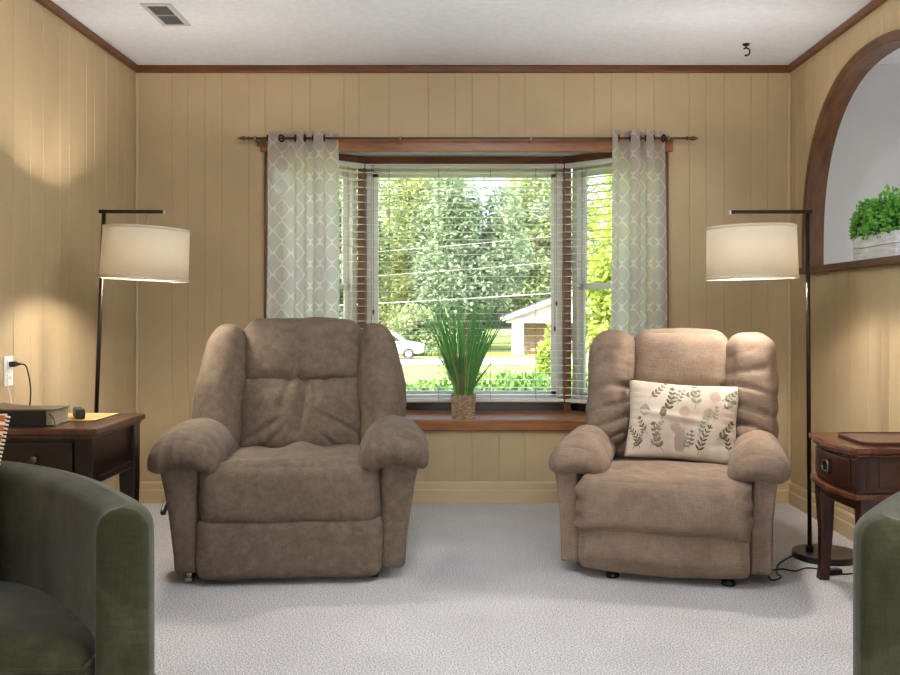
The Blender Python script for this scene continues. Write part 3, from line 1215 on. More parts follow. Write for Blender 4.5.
def recliner_right():
    t = thing('recliner', 'smaller beige woven recliner with ruched back wings, holding the leaf print pillow', 'recliner', (0.742, 3.650, 0), math.radians(-15.0))
    m = M_linen
    c = MB()
    c.puff((0.325, 0.34, 0.15), 0.02, 6, M=TR((0, 0.49, 0.20)))
    c.build('chassis', m, t, smooth=True)
    f = MB()

    def fd(p, q):
        p.y -= 0.012 * (1 - q[0] ** 2)
        p.y += 0.03 * sm(0.2, 1, -q[2])
        p.z += 0.012 * q[0] ** 2 * (q[2] < 0)
        return p
    f.puff((0.330, 0.05, 0.095), 0.022, 20, (0, 0.006, 0), fd, wob=0.004, wscale=6, seed=2, M=TR((0, 0.098, 0.122)))
    f.build('footrest', m, t, smooth=True)
    s_ = MB()

    def sd_(p, q):
        if q[2] > 0:
            p.z += 0.006 * math.sin(p.x * 40 + 3 * p.y) * sm(0.05, -0.1, abs(p.y + 0.12) - 0.12)
            p.z -= 0.02 * sm(0.0, 0.3, p.y)
        if q[2] < 0 and q[1] < -0.3:
            p.z -= 0.022 * abs(q[0]) ** 4        # side corners of the lip hang lower
        p.x += 0.006 * math.sin(p.z * 90) * abs(q[0]) ** 8
        return p
    s_.puff((0.340, 0.34, 0.112), 0.060, 44, (0, 0.014, 0.014), sd_, wob=0.007, wscale=7, seed=4, M=TR((0, 0.350, 0.305)))
    s_.build('seat_cushion', m, t, smooth=True)
    for sg in (-1, 1):
        a = MB()

        def ad(p, q, sg=sg):
            k = (q[2] + 1) / 2
            p.x += sg * 0.026 * k ** 3 + 0.008 * k ** 3 * q[0]
            return p
        a.puff((0.042, 0.33, 0.205), 0.014, 12, (0.003, 0.004, 0), ad, wob=0.003, wscale=6, seed=12 + sg, M=TR((sg * 0.373, 0.455, 0.250)))
        a.build('arm_panel', m, t, smooth=True)
        for nm, yc, hy, zc, hz, sc in (('arm_pillow', 0.235, 0.165, 0.486, 0.061, 1.0), ('arm_pillow', 0.475, 0.19, 0.494, 0.054, 0.94)):
            pd = MB()

            def pdf(p, q, sg=sg, hy=hy):
                p.z -= 2.3 * p.x * p.x
                inn = -sg * p.x
                p.z -= 0.20 * max(0.0, inn - 0.02)
                p.z -= 0.012 * sm(0.0, -hy, p.y)
                return p
            pd.puff((0.114 * sc, hy, hz), 0.060, 30, (0.006, 0.012, 0.012), pdf, wob=0.004, wscale=8, seed=22 + sg, M=TR((sg * 0.366 + (0.022 if sg < 0 else 0.0), yc, zc)))
            pd.build(nm, m, t, smooth=True)
    BT = TR((0.045, 0.62, 0.36), rx=math.radians(-13))
    bk = MB()
    bk.puff((0.37, 0.07, 0.29), 0.06, 10, M=BT @ TR((0, 0.12, 0.32)))
    bk.build('back_frame', m, t, smooth=True)
    lb = MB()
    lb.puff((0.30, 0.09, 0.17), 0.07, 14, (0, 0.02, 0.0), None, wob=0.008, wscale=7, seed=5, M=BT @ TR((0, 0.02, 0.20)))
    lb.build('lower_back_cushion', m, t, smooth=True)
    hc = MB()

    def hcd(p, q):
        p.z -= 0.20 * p.x * p.x * (q[2] > 0)
        return p
    hc.puff((0.222, 0.115, 0.150), 0.080, 40, (0.0, 0.022, 0.016), hcd, wob=0.007, wscale=7, seed=17, M=BT @ TR((0, 0.010, 0.482)))
    hc.build('head_cushion', m, t, smooth=True)
    for sg in (-1, 1):
        w = MB()

        def wd(p, q, sg=sg):
            k = (q[2] + 1) / 2
            p.x *= 0.92 + 0.14 * math.sin(k * PI * 0.85)
            p.x -= sg * 0.014 * k ** 2
            ruch = sm(0.95, 0.2, k)
            # horizontal gathers: deep at the inner seam, soft outside
            inner = 0.5 + 0.5 * (-sg * q[0])
            wv = Vector((p.x * 5 + sg * 3.1, p.z * 7, sg * 2.0))
            ph = 74 * p.z + sg * q[0] * (3.0 - 5.0 * k) + 3.4 * mnoise.noise(wv)
            amp = (0.006 + 0.034 * inner ** 1.5) * ruch * (0.45 + 0.9 * abs(mnoise.noise(wv * 1.7 + Vector((4, 1, 7)))) * 2)
            s1 = 1 - abs(math.sin(ph * 0.5))
            p.y += amp * (s1 ** 2.6) * (1.6 if q[1] < 0 else 0.3)
            p.x += -0.005 * ruch * s1 ** 2 * q[0]
            return p
        w.puff((0.105, 0.125, 0.265), 0.082, 64, (0.0, 0.02, 0.0), wd, wob=0.010, wscale=8, seed=40 + sg, M=BT @ TR((sg * 0.306, -0.015, 0.352), rz=sg * 0.15))
        w.build('back_wing', m, t, smooth=True)
    for x in (-0.20, 0.25):
        ft = MB()
        ft.lathe([(0.026, 0.0), (0.028, 0.008), (0.024, 0.018), (0.014, 0.022), (0.014, 0.07)], (x, 0.13, 0), 20)
        ft.build('foot', M_rubber, t, smooth=True)
    for x in (-0.20, 0.25):
        ft = MB()
        ft.lathe([(0.032, 0.0), (0.034, 0.008), (0.030, 0.028), (0.016, 0.032), (0.016, 0.07)], (x, 0.72, 0), 20)
        ft.build('foot', M_rubber, t, smooth=True)
    return t


recliner_left()
RC = recliner_right()


# leaf print lumbar pillow
def pillow_mat():
    m, nt, b = new_mat('leaf_print_cotton')
    b.inputs['Base Color'].default_value = lin((190, 177, 160))
    b.inputs['Roughness'].default_value = 0.85
    b.inputs['Sheen Weight'].default_value = 0.1
    tc = nt.nodes.new('ShaderNodeTexCoord')
    n1 = nt.nodes.new('ShaderNodeTexNoise')
    n1.inputs['Scale'].default_value = 7
    cr = nt.nodes.new('ShaderNodeValToRGB')
    cr.color_ramp.elements[0].position = 0.42
    cr.color_ramp.elements[0].color = lin((208, 194, 176))
    cr.color_ramp.elements[1].position = 0.68
    cr.color_ramp.elements[1].color = lin((174, 154, 138))
    nt.links.new(tc.outputs['Object'], n1.inputs['Vector'])
    nt.links.new(n1.outputs['Fac'], cr.inputs[0])
    nt.links.new(cr.outputs[0], b.inputs['Base Color'])
    return m


M_pillow = pillow_mat()
M_leafp = [mat('print_olive', (88, 82, 60), 0.85), mat('print_taupe', (120, 98, 82), 0.85), mat('print_sage', (132, 130, 110), 0.85), mat('print_blush', (166, 144, 130), 0.85)]
pil = thing('lumbar_pillow', 'cream lumbar pillow printed with brown leaf sprigs, leaning on the beige recliner', 'pillow', (0, 0, 0))
pb = MB()
PH = (0.238, 0.066, 0.172)


def pill_pt(u, v, side):
    """u, v in -1..1, side -1 front / +1 back"""
    pin = 1 - 0.055 * (1 - abs(u) ** 1.2) * (abs(v) ** 3)
    pin2 = 1 - 0.055 * (1 - abs(v) ** 1.2) * (abs(u) ** 3)
    k = max(0.0, (1 - abs(u) ** 2.6)) ** 0.55 * max(0.0, (1 - abs(v) ** 2.6)) ** 0.55
    y = side * PH[1] * k
    x, z = u * PH[0] * pin2, v * PH[2] * pin
    if side < 0:
        d = v - 0.02 + 0.16 * u
        y -= 0.010 * math.exp(-(d / 0.07) ** 2) * sm(0.75, 0.3, abs(u + 0.12))
        y += 0.008 * math.exp(-((d + 0.10) / 0.06) ** 2) * sm(0.75, 0.3, abs(u + 0.12))
        edge = sm(0.62, 0.95, abs(u))
        y += 0.004 * edge * math.sin(v * 34 + u * 3) * k * 2
        d2 = v + 0.55 - 0.35 * (u - 0.7)
        y += 0.008 * math.exp(-(d2 / 0.08) ** 2) * sm(0.35, 0.6, u)
    return Vector((x, y, z))


for side in (-1, 1):
    pb.grid(lambda a, b_, side=side: pill_pt(-1 + 2 * a, -1 + 2 * b_, side), 44, 34)
pbo = pb.build('cushion_body', M_pillow, pil, smooth=True)
bmm = bmesh.new()
bmm.from_mesh(pbo.data)
bmesh.ops.remove_doubles(bmm, verts=bmm.verts, dist=0.0008)
bmesh.ops.recalc_face_normals(bmm, faces=bmm.faces)
bmm.to_mesh(pbo.data)
bmm.free()


def on_pillow(u, v, lift=0.0012):
    p = pill_pt(u, v, -1)
    return p + Vector((0, -lift, 0))


def leaf_on(mb, u, v, ang, L, W):
    ca, sa = math.cos(ang), math.sin(ang)
    pr = [(0, 0), (0.25, 0.8), (0.55, 1.0), (0.85, 0.5), (1.0, 0.0)]
    n = len(pr)
    L_, R_ = [], []
    for t_, w_ in pr:
        for lst, s in ((L_, 1), (R_, -1)):
            a, b_ = t_ * L, s * w_ * W / 2
            lst.append(on_pillow(u + (a * ca - b_ * sa) / PH[0], v + (a * sa + b_ * ca) / PH[2]))
    vs = L_ + R_
    mb.add(vs, [(i, i + 1, n + i + 1, n + i) for i in range(n - 1)])


def sprig(mb, u, v, ang, length, n, leafL, leafW, bend=0.4):
    du, dv = u, v
    a = ang
    step = length / n
    for i in range(n):
        nu_, nv_ = du + step * math.cos(a) / PH[0], dv + step * math.sin(a) / PH[2]
        px_, py_ = -math.sin(a) * 0.0011, math.cos(a) * 0.0011
        mb.add([on_pillow(du + px_ / PH[0], dv + py_ / PH[2]), on_pillow(du - px_ / PH[0], dv - py_ / PH[2]),
                on_pillow(nu_ - px_ / PH[0], nv_ - py_ / PH[2]), on_pillow(nu_ + px_ / PH[0], nv_ + py_ / PH[2])], [(0, 1, 2, 3)])
        du, dv = nu_, nv_
        k = 1 - 0.45 * i / n
        leaf_on(mb, du, dv, a + 0.75, leafL * k, leafW * k)
        leaf_on(mb, du, dv, a - 0.75, leafL * k, leafW * k)
        a += bend / n
    leaf_on(mb, du, dv, a, leafL * 0.7, leafW * 0.7)


prints = [MB() for _ in range(4)]
rp_ = random.Random(4)
for k in range(14):
    sprig(prints[2 if k % 3 else 1], -0.85 + 1.7 * ((k * 0.381966) % 1), -0.8 + 1.45 * ((k * 0.7548) % 1), rp_.uniform(0.6, 2.4), rp_.uniform(0.04, 0.08), 4, rp_.uniform(0.015, 0.024), rp_.uniform(0.007, 0.011), rp_.uniform(-0.6, 0.6))
sprig(prints[0], -0.30, 0.12, 1.2, 0.11, 5, 0.030, 0.013)
sprig(prints[0], 0.30, -0.86, 1.35, 0.125, 6, 0.030, 0.010, -0.3)
sprig(prints[0], -0.72, -0.80, 1.9, 0.10, 6, 0.026, 0.008, 0.5)
sprig(prints[0], 0.62, -0.45, 0.7, 0.10, 5, 0.028, 0.012)
sprig(prints[1], -0.30, -0.84, 2.1, 0.12, 5, 0.026, 0.017, -0.3)
sprig(prints[1], -0.62, 0.48, 0.7, 0.10, 5, 0.026, 0.011)
sprig(prints[2], 0.22, 0.28, 1.5, 0.10, 4, 0.034, 0.016)
sprig(prints[2], 0.68, 0.55, 0.5, 0.07, 4, 0.026, 0.011)
sprig(prints[2], -0.55, -0.8, 1.0, 0.09, 4, 0.026, 0.012)
sprig(prints[0], 0.85, -0.75, 1.6, 0.07, 4, 0.024, 0.010)
sprig(prints[1], -0.02, 0.62, 0.2, 0.07, 4, 0.020, 0.010)
for u, v in ((-0.70, 0.15), (-0.12, -0.25), (0.45, 0.15), (0.02, 0.15), (0.55, 0.6)):
    leaf_on(prints[3], u, v - 0.12, 1.4, 0.055, 0.05)
for (u, v) in ((-0.02, -0.3),):
    for k in range(5):
        leaf_on(prints[3], u + 0.06 * (k - 2) / 2, v - 0.55, 1.57, 0.11, 0.018)
pm_ = pbo.data
v0 = [tuple(v.co) for v in pm_.vertices]
f0 = [tuple(p.vertices) for p in pm_.polygons]
mi0 = [0] * len(f0)
for k, mb_ in enumerate(prints):
    o_ = len(v0)
    v0 += mb_.v
    f0 += [tuple(i + o_ for i in f) for f in mb_.f]
    mi0 += [k + 1] * len(mb_.f)
pm_.clear_geometry()
pm_.from_pydata(v0, [], f0)
for mm in M_leafp:
    pm_.materials.append(mm)
for p_, k in zip(pm_.polygons, mi0):
    p_.material_index = k
    p_.use_smooth = True
pm_.update()
pil.location = RC.matrix_basis @ Vector((0.058, 0.512, 0.588))
pil.rotation_euler = (Matrix.Rotation(math.radians(-13), 3, 'Z') @ Matrix.Rotation(math.radians(-17), 3, 'X') @ Matrix.Rotation(math.radians(3), 3, 'Y')).to_euler()


# ------------------------------------------------------------------ green tub chairs
def tub_chair(label, cx, yf, mirror):
    """cx: centre line, yf: front; outer half plan measured from the photograph"""
    t = thing('tub_chair', label, 'armchair', (cx, yf, 0), 0, None)
    half = [(0.555, 0.0), (0.553, 0.035), (0.534, 0.08), (0.495, 0.135), (0.42, 0.228), (0.338, 0.325), (0.258, 0.402), (0.178, 0.465), (0.09, 0.520), (0.0, 0.542)]
    path = half + [(-x, y) for x, y in reversed(half[:-1])]
    P = spline([(x, y, 0) for x, y in path], 6)
    n = len(P)
    th = 0.098
    inner = []
    for i, p in enumerate(P):
        tg = (P[min(i + 1, n - 1)] - P[max(i - 1, 0)]).normalized()
        nrm = Vector((-tg.y, tg.x, 0))      # points towards the inside (path runs right -> back -> left)
        inner.append(p + nrm * th)
    # wall section: outside up, rounded rim, inside down
    rim = 0.72
    r = 0.043

    def section(k):
        o = []
        for z in (0.05, 0.2, 0.36, 0.52, rim - r):
            o.append((0.0, z))
        for j in range(1, 5):
            a = PI / 2 * j / 5
            o.append((r - r * math.cos(a), rim - r + r * math.sin(a)))
        o.append((r, rim))
        o.append((th * 0.5, rim + 0.004))
        o.append((th - r, rim))
        for j in range(1, 5):
            a = PI / 2 * j / 5
            o.append((th - r + r * math.sin(a), rim - r + r * math.cos(a)))
        for z in (rim - r, 0.56, 0.44, 0.30):
            o.append((th, z))
        o.append((th, 0.05))
        return o
    b = MB()
    sec = section(0)
    m = len(sec)
    vs = []
    for i in range(n):
        d = (inner[i] - P[i]).normalized()
        drop = 0.008 * sm(0.30, 0.0, P[i].y)
        for (o, z) in sec:
            q = P[i] + d * o
            vs.append((q.x, q.y, z - drop * sm(0.3, rim - 0.03, z)))
    fs = []
    for i in range(n - 1):
        for k in range(m - 1):
            fs.append((i * m + k, i * m + k + 1, (i + 1) * m + k + 1, (i + 1) * m + k))
        fs.append((i * m + m - 1, i * m, (i + 1) * m, (i + 1) * m + m - 1))
    b.add(vs, fs)
    # padded front ends of the arms
    for i0, sgn in ((0, -1), (n - 1, -1)):
        ring = [Vector(vs[i0 * m + k]) for k in range(m)]
        cen = sum(ring, Vector()) / m
        base = len(b.v)
        off = i0 * m
        ring2 = []
        for p in ring:
            q = cen + (p - cen) * 1.0
            w = Vector((cen.x + (p.x - cen.x) * 0.82, p.y - 0.022, p.z - (0.018 if p.z > rim - 0.06 else 0)))
            ring2.append(w)
        b.v += [tuple(p) for p in ring2]
        b.f += [(off + k, off + (k + 1) % m, base + (k + 1) % m, base + k) for k in range(m)]
        b.f.append(tuple(base + k for k in range(m)))
    o = b.build('barrel_back', M_velvet, t, smooth=True)
    md = o.modifiers.new('subdivision', 'SUBSURF')
    md.levels = 1
    md.render_levels = 1
    # seat cushion filling the tub
    ih = [(p.x, p.y) for p in inner]
    s_ = MB()
    ns = 18

    def seat_pt(u, v):
        # v 0 front .. 1 back ; u -1..1 across
        y = -0.02 + v * 0.455
        # half width at this depth
        hw = 0.0
        for (x, yy_) in ih:
            if abs(yy_ - y) < 0.02 and x > hw:
                hw = x
        yy2 = max(0.0, (0.444 - y))
        return y
    prof = []
    for k in range(ns + 1):
        a = PI / 2 * k / ns
        prof.append((0.452 * math.cos(a) ** 1.0, 0.02 + 0.418 * math.sin(a) ** 1.0))
    outline = [(0.452, -0.045)] + prof[:-1] + [(0.0, 0.440)] + [(-x, y) for x, y in reversed(prof[:-1])] + [(-0.452, -0.045)]
    # front edge
    fr = [(-0.452 + 0.904 * k / 16, -0.045 - 0.012 * math.sin(PI * k / 16)) for k in range(1, 16)]
    outline = outline + fr
    rings = []
    no = len(outline)
    cx_, cy_ = 0.0, 0.14
    for (sc, z) in ((1.0, 0.27), (1.0, 0.41), (0.993, 0.435), (0.975, 0.452), (0.945, 0.462), (0.88, 0.470), (0.7, 0.480), (0.45, 0.487), (0.2, 0.490)):
        rings.append([(cx_ + (x - cx_) * sc, cy_ + (y - cy_) * sc, z) for x, y in outline])
    vs = [p for r_ in rings for p in r_]
    fs = []
    for i in range(len(rings) - 1):
        for k in range(no):
            fs.append((i * no + k, i * no + (k + 1) % no, (i + 1) * no + (k + 1) % no, (i + 1) * no + k))
    fs.append(tuple((len(rings) - 1) * no + k for k in range(no)))
    fs.append(tuple(reversed(range(no))))
    s_.add(vs, fs)
    so = s_.build('seat_cushion', M_velvet, t, smooth=True)
    pp = MB()
    for z, sc in ((0.437, 0.999),):
        pts = [(x * sc, cy_ + (y - cy_) * sc, z) for x, y in outline]
        pp.tube(pts + [pts[0]], 0.0045, 6)
    pp.build('piping', M_velvet, so, smooth=True)
    fb = MB()
    fb.puff((0.44, 0.22, 0.105), 0.02, 8, M=TR((0, 0.20, 0.160)))
    fb.build('seat_base', M_velvet, t, smooth=True)
    for (x, y) in ((0.44, 0.05), (-0.44, 0.05), (0.28, 0.38), (-0.28, 0.38)):
        lg = MB()
        lg.tube([(x, y, 0.0), (x, y, 0.07)], [0.017, 0.024], 14)
        lg.build('leg', M_espresso, t, smooth=True)
    return t


tub_chair('olive green velvet tub chair at left, with the rust striped pillow on its seat', -1.133, 1.722, False)
tub_chair('olive green velvet tub chair at right, in front of the cherry end table', 1.231, 1.635, True)


# rust striped pillow on the left tub chair
def rust_mat():
    m, nt, b = new_mat('rust_and_cream_woven_stripes')
    tc = nt.nodes.new('ShaderNodeTexCoord')
    sp = nt.nodes.new('ShaderNodeSeparateXYZ')
    nt.links.new(tc.outputs['Object'], sp.inputs[0])
    w = math_node(nt, 'SINE', math_node(nt, 'MULTIPLY', sp.outputs[2], 2 * PI / 0.021))
    cr = nt.nodes.new('ShaderNodeValToRGB')
    cr.color_ramp.interpolation = 'CONSTANT'
    cr.color_ramp.elements[0].color = lin((176, 84, 40))
    cr.color_ramp.elements[1].position = 0.72
    cr.color_ramp.elements[1].color = lin((214, 190, 156))
    e = cr.color_ramp.elements.new(0.35)
    e.color = lin((132, 58, 30))
    e2 = cr.color_ramp.elements.new(0.12)
    e2.color = lin((186, 96, 46))
    mr = math_node(nt, 'MULTIPLY', math_node(nt, 'ADD', w, 1.0), 0.5)
    nt.links.new(mr, cr.inputs[0])
    nt.links.new(cr.outputs[0], b.inputs['Base Color'])
    b.inputs['Roughness'].default_value = 0.9
    return m


rp = thing('throw_pillow', 'rust and cream striped woven pillow propped on the left green tub chair', 'pillow', (-1.192, 1.985, 0.668), 0)
m_ = MB()
for side in (-1, 1):
    def rpt(a, b_, side=side):
        u, v = -1 + 2 * a, -1 + 2 * b_
        k = max(0.0, (1 - abs(u) ** 2.4)) ** 0.55 * max(0.0, (1 - abs(v) ** 2.4)) ** 0.55
        y = side * 0.075 * k + 0.003 * side * math.sin(v * 60) * k
        return Vector((u * 0.195 * (1 - 0.05 * (1 - abs(v) ** 1.2) * abs(u) ** 3), y, v * 0.195 * (1 - 0.05 * (1 - abs(u) ** 1.2) * abs(v) ** 3)))
    m_.grid(rpt, 36, 60)
o = m_.build('cushion_body', rust_mat(), rp, smooth=True)
M_fringe = mat('cream_wool_fringe', (222, 204, 176), 0.9)
for s_ in (-1, 1):
    fr_ = MB()
    for k in range(46):
        v = -0.97 + 1.94 * k / 45
        x = s_ * 0.195 * (1 - 0.05 * (1 - abs(v) ** 1.2))
        fr_.tube([(x - s_ * 0.004, 0, v * 0.195), (x + s_ * 0.007, 0.001, v * 0.195 - 0.002)], 0.0024, 5)
    fr_.build('fringe', M_fringe, rp)
rp.rotation_euler = (math.radians(-16), math.radians(2), 0.05)

# ------------------------------------------------------------------ right end table (bow front, drawer facing the room)
ET = thing('end_table', 'reddish cherry end table with one bowed drawer beside the right floor lamp', 'end table', (0, 0, 0))
zt_ = 0.580
tx0, ty0, ty1 = 1.392, 3.395, 3.83


def bow(y, base, amt):
    t_ = (y - (ty0 + ty1) / 2) / ((ty1 - ty0) / 2)
    return base - amt * (1 - t_ * t_)


def bow_slab(mb, base, amt, xb, ya, yb, z0, z1, nseg=16):
    pts = [(bow(ya + (yb - ya) * k / nseg, base, amt), ya + (yb - ya) * k / nseg) for k in range(nseg + 1)]
    pts += [(xb, yb), (xb, ya)]
    mb.prism(pts, z0, z1)


m_ = MB()
bow_slab(m_, tx0 - 0.018, 0.030, 1.775, ty0 - 0.018, ty1 + 0.018, zt_ - 0.022, zt_)
bow_slab(m_, tx0 - 0.006, 0.030, 1.772, ty0 - 0.008, ty1 + 0.008, zt_ - 0.034, zt_ - 0.0215)
m_.build('table_top', M_topwood, ET, bevel=0.006, bseg=3)
m_ = MB()
bow_slab(m_, tx0 + 0.012, 0.024, 1.768, ty0 + 0.006, ty1 - 0.006, 0.415, zt_ - 0.034)
m_.span((1.47, ty0 + 0.001, 0.435), (1.74, ty0 + 0.0075, 0.53))
m_.build('apron', M_mahog, ET, bevel=0.003)
m_ = MB()
bow_slab(m_, tx0 - 0.012, 0.030, 1.772, ty0 - 0.012, ty1 + 0.012, 0.393, 0.415)
m_.build('lower_moulding', M_topwood, ET, bevel=0.006, bseg=3)
m_ = MB()
bow_slab(m_, tx0 + 0.020, 0.022, 1.765, ty0 + 0.012, ty1 - 0.012, 0.350, 0.3935)
m_.build('skirt', M_mahog, ET, bevel=0.003)
dr = MB()
nseg = 14
ya, yb = ty0 + 0.055, ty1 - 0.035
fr0 = [(bow(ya + (yb - ya) * k / nseg, tx0 + 0.002, 0.026), ya + (yb - ya) * k / nseg) for k in range(nseg + 1)]
dr.prism(fr0 + [(x + 0.03, y) for x, y in reversed(fr0)], 0.428, 0.534)
dro = dr.build('drawer', M_mahog, ET, bevel=0.004)
pm = MB()
ym = (ya + yb) / 2 - 0.01
xm = bow(ym, tx0 + 0.002, 0.026)
pm.box((xm - 0.002, ym, 0.482), (0.004, 0.072, 0.058))
pm.build('pull_plate', M_bronze, dro, bevel=0.0015)
pm = MB()
ring = [(xm - 0.010 - 0.006 * math.sin(k * PI / 8) * 0, ym + 0.032 * math.cos(2 * PI * k / 20), 0.482 + 0.020 * math.sin(2 * PI * k / 20)) for k in range(21)]
ring = [(p[0], ym + math.copysign(0.030 * abs((p[1] - ym) / 0.032) ** 0.5, p[1] - ym), 0.482 + math.copysign(0.021 * abs((p[2] - 0.482) / 0.020) ** 0.5, p[2] - 0.482)) for p in ring]
pm.tube(ring, 0.0042, 8)
pm.build('ring_pull', M_brass, dro, smooth=True)
for (lx, ly) in ((tx0 + 0.035, ty1 - 0.035), (tx0 + 0.045, ty0 + 0.035), (1.735, ty1 - 0.035), (1.735, ty0 + 0.035)):
    lg = MB()
    segs = [(0.0, 0.020, 0.0), (0.05, 0.019, 0.004), (0.2, 0.0235, 0.006), (0.34, 0.030, 0.0), (0.41, 0.032, 0.0)]
    sx_ = -1 if lx < 1.5 else 1
    vs, fs = [], []
    for (z, h, kx) in segs:
        c = lx + sx_ * (0.010 * (1 - z / 0.41) - kx)
        vs += [(c - h, ly - h, z), (c + h, ly - h, z), (c + h, ly + h, z), (c - h, ly + h, z)]
    for i in range(len(segs) - 1):
        for k in range(4):
            fs.append((i * 4 + k, i * 4 + (k + 1) % 4, (i + 1) * 4 + (k + 1) % 4, (i + 1) * 4 + k))
    fs += [(3, 2, 1, 0), tuple(len(segs) * 4 - 4 + k for k in range(4))]
    lg.add(vs, fs)
    lg.build('leg', M_mahog_v, ET, bevel=0.004)
# corner posts with flutes beside the drawer
for (cx_, cy_) in ((tx0 + 0.022, ty0 + 0.026),):
    cp = MB()
    cp.box((cx_, cy_, 0.48), (0.050, 0.052, 0.13))
    for d in (-0.014, 0.0, 0.014):
        cp.box((cx_ + d, cy_ - 0.026, 0.48), (0.007, 0.006, 0.11))
        cp.box((cx_ - 0.025, cy_ + d, 0.48), (0.006, 0.007, 0.11))
    cp.build('corner_post', M_mahog_v, ET, bevel=0.002)

# flat tray on it
tr_ = thing('serving_tray', 'thin flat brown tray lying on the cherry end table', 'tray', (1.605, 3.60, zt_ + 0.0005))
m_ = MB()
pts = []
for (cx_, cy_, a0) in ((0.11, 0.10, 0), (-0.11, 0.10, PI / 2), (-0.11, -0.10, PI), (0.11, -0.10, 1.5 * PI)):
    for k in range(7):
        a = a0 + PI / 2 * k / 6
        pts.append((cx_ + 0.05 * math.cos(a), cy_ + 0.05 * math.sin(a)))
m_.prism(pts, 0.0, 0.007)
m_.build('tray_base', mat('brown_tray', (116, 84, 66), 0.35, rgb2=(92, 64, 50), nscale=6), tr_, bevel=0.002)
m_ = MB()
m_.tube([(x, y, 0.008) for x, y in pts] + [(pts[0][0], pts[0][1], 0.008)], 0.004, 8)
m_.build('tray_rim', mat('dark_tray_rim', (70, 46, 36), 0.4), tr_, smooth=True)

# ------------------------------------------------------------------ left end table
LT = thing('end_table', 'dark espresso square end table in the left corner below the wall outlet', 'end table', (0, 0, 0))
lx0, lx1, ly0, ly1, lz = -1.835, -1.325, 3.385, 3.905, 0.650
m_ = MB()
m_.span((lx0, ly0, lz - 0.024), (lx1, ly1, lz))
m_.span((lx0 + 0.012, ly0 + 0.012, lz - 0.038), (lx1 - 0.012, ly1 - 0.012, lz - 0.0235))
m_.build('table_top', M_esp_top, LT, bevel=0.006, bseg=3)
m_ = MB()
m_.span((lx0 + 0.03, ly0 + 0.035, 0.465), (lx1 - 0.035, ly1 - 0.03, lz - 0.038))
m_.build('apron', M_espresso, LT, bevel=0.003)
m_ = MB()
m_.span((lx0 + 0.02, ly0 + 0.025, 0.440), (lx1 - 0.022, ly1 - 0.02, 0.466))
m_.build('lower_moulding', M_espresso, LT, bevel=0.006)
for x in (lx0 + 0.045, lx1 - 0.05):
    for y in (ly0 + 0.05, ly1 - 0.045):
        lg = MB()
        h1, h0 = 0.032, 0.022
        vs = []
        for z, h in ((0, h0), (0.40, h1), (lz - 0.038, h1)):
            vs += [(x - h, y - h, z), (x + h, y - h, z), (x + h, y + h, z), (x - h, y + h, z)]
        fs = [(i * 4 + k, i * 4 + (k + 1) % 4, (i + 1) * 4 + (k + 1) % 4, (i + 1) * 4 + k) for i in range(2) for k in range(4)]
        lg.add(vs, fs + [(3, 2, 1, 0), (8, 9, 10, 11)])
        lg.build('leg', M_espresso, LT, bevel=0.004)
m_ = MB()
m_.span((lx0 + 0.09, ly0 + 0.022, 0.478), (lx1 - 0.095, ly0 + 0.05, 0.60))
dd = m_.build('drawer', M_espresso, LT, bevel=0.004)
m_ = MB()
m_.tube([((lx0 + lx1) / 2 + 0.03, ly0 + 0.022, 0.54), ((lx0 + lx1) / 2 + 0.03, ly0 + 0.008, 0.54), ((lx0 + lx1) / 2 + 0.03, ly0 + 0.002, 0.54), ((lx0 + lx1) / 2 + 0.03, ly0 - 0.004, 0.54)], [0.006, 0.006, 0.014, 0.009], 14)
m_.build('knob', M_brass, dd, smooth=True)

# book, glasses case, paper mat on the left table
bk = thing('book', 'thick dark leather bound book lying flat on the left end table', 'book', (-1.642, 3.528, lz + 0.0005), 0.03)
M_leather = mat('dark_book_leather', (34, 27, 22), 0.5, rgb2=(24, 19, 16), nscale=40, bump=0.2, bscale=200)
M_coverk = mat('worn_book_cover', (104, 88, 66), 0.5, rgb2=(82, 68, 50), nscale=12)
m_ = MB()
m_.span((-0.118, -0.078, 0.0), (0.132, 0.078, 0.004))
m_.span((-0.118, -0.078, 0.0), (-0.112, 0.078, 0.058))
m_.build('cover', M_leather, bk, bevel=0.002)
m_ = MB()
m_.grid(lambda u, v: (-0.118 + 0.25 * u, -0.078 + 0.156 * v, 0.058 + 0.012 * (1 - u) ** 4 * v), 12, 4)
m_.build('front_cover', M_coverk, bk, smooth=True, solid=0.004)
m_ = MB()
m_.span((-0.110, -0.073, 0.0045), (0.126, 0.073, 0.0555))
m_.build('pages', mat('aged_page_edges', (176, 158, 126), 0.8, rgb2=(146, 128, 98), nscale=4, stretch=(1, 1, 160)), bk)
m_ = MB()
m_.span((-0.113, -0.077, 0.004), (0.105, -0.0732, 0.056))
m_.build('zip_band', M_leather, bk)
m_ = MB()
m_.tube(spline([(0.115, -0.076, 0.045), (0.135, -0.085, 0.03), (0.145, -0.093, 0.008), (0.15, -0.103, 0.002)], 6), 0.0022, 6)
m_.build('bookmark_ribbon', M_leather, bk, smooth=True)
gc = thing('eyeglasses_case', 'small dark eyeglasses case standing behind the leather book', 'glasses case', (-1.515, 3.70, lz + 0.0026), 0.5)
m_ = MB()
m_.puff((0.018, 0.055, 0.020), 0.010, 8, M=TR((0, 0, 0.0205)))
m_.build('case_body', M_leather, gc, smooth=True)
m_ = MB()
m_.box((0.0, 0.0, 0.026), (0.0365, 0.1, 0.0015))
m_.build('seam', M_brass, gc)
mt_ = thing('paper_mat', 'pale yellow printed mat lying flat on the left end table', 'mat', (-1.585, 3.755, lz + 0.0005))
m_ = MB()
m_.span((-0.165, -0.14, 0.0), (0.165, 0.135, 0.002))
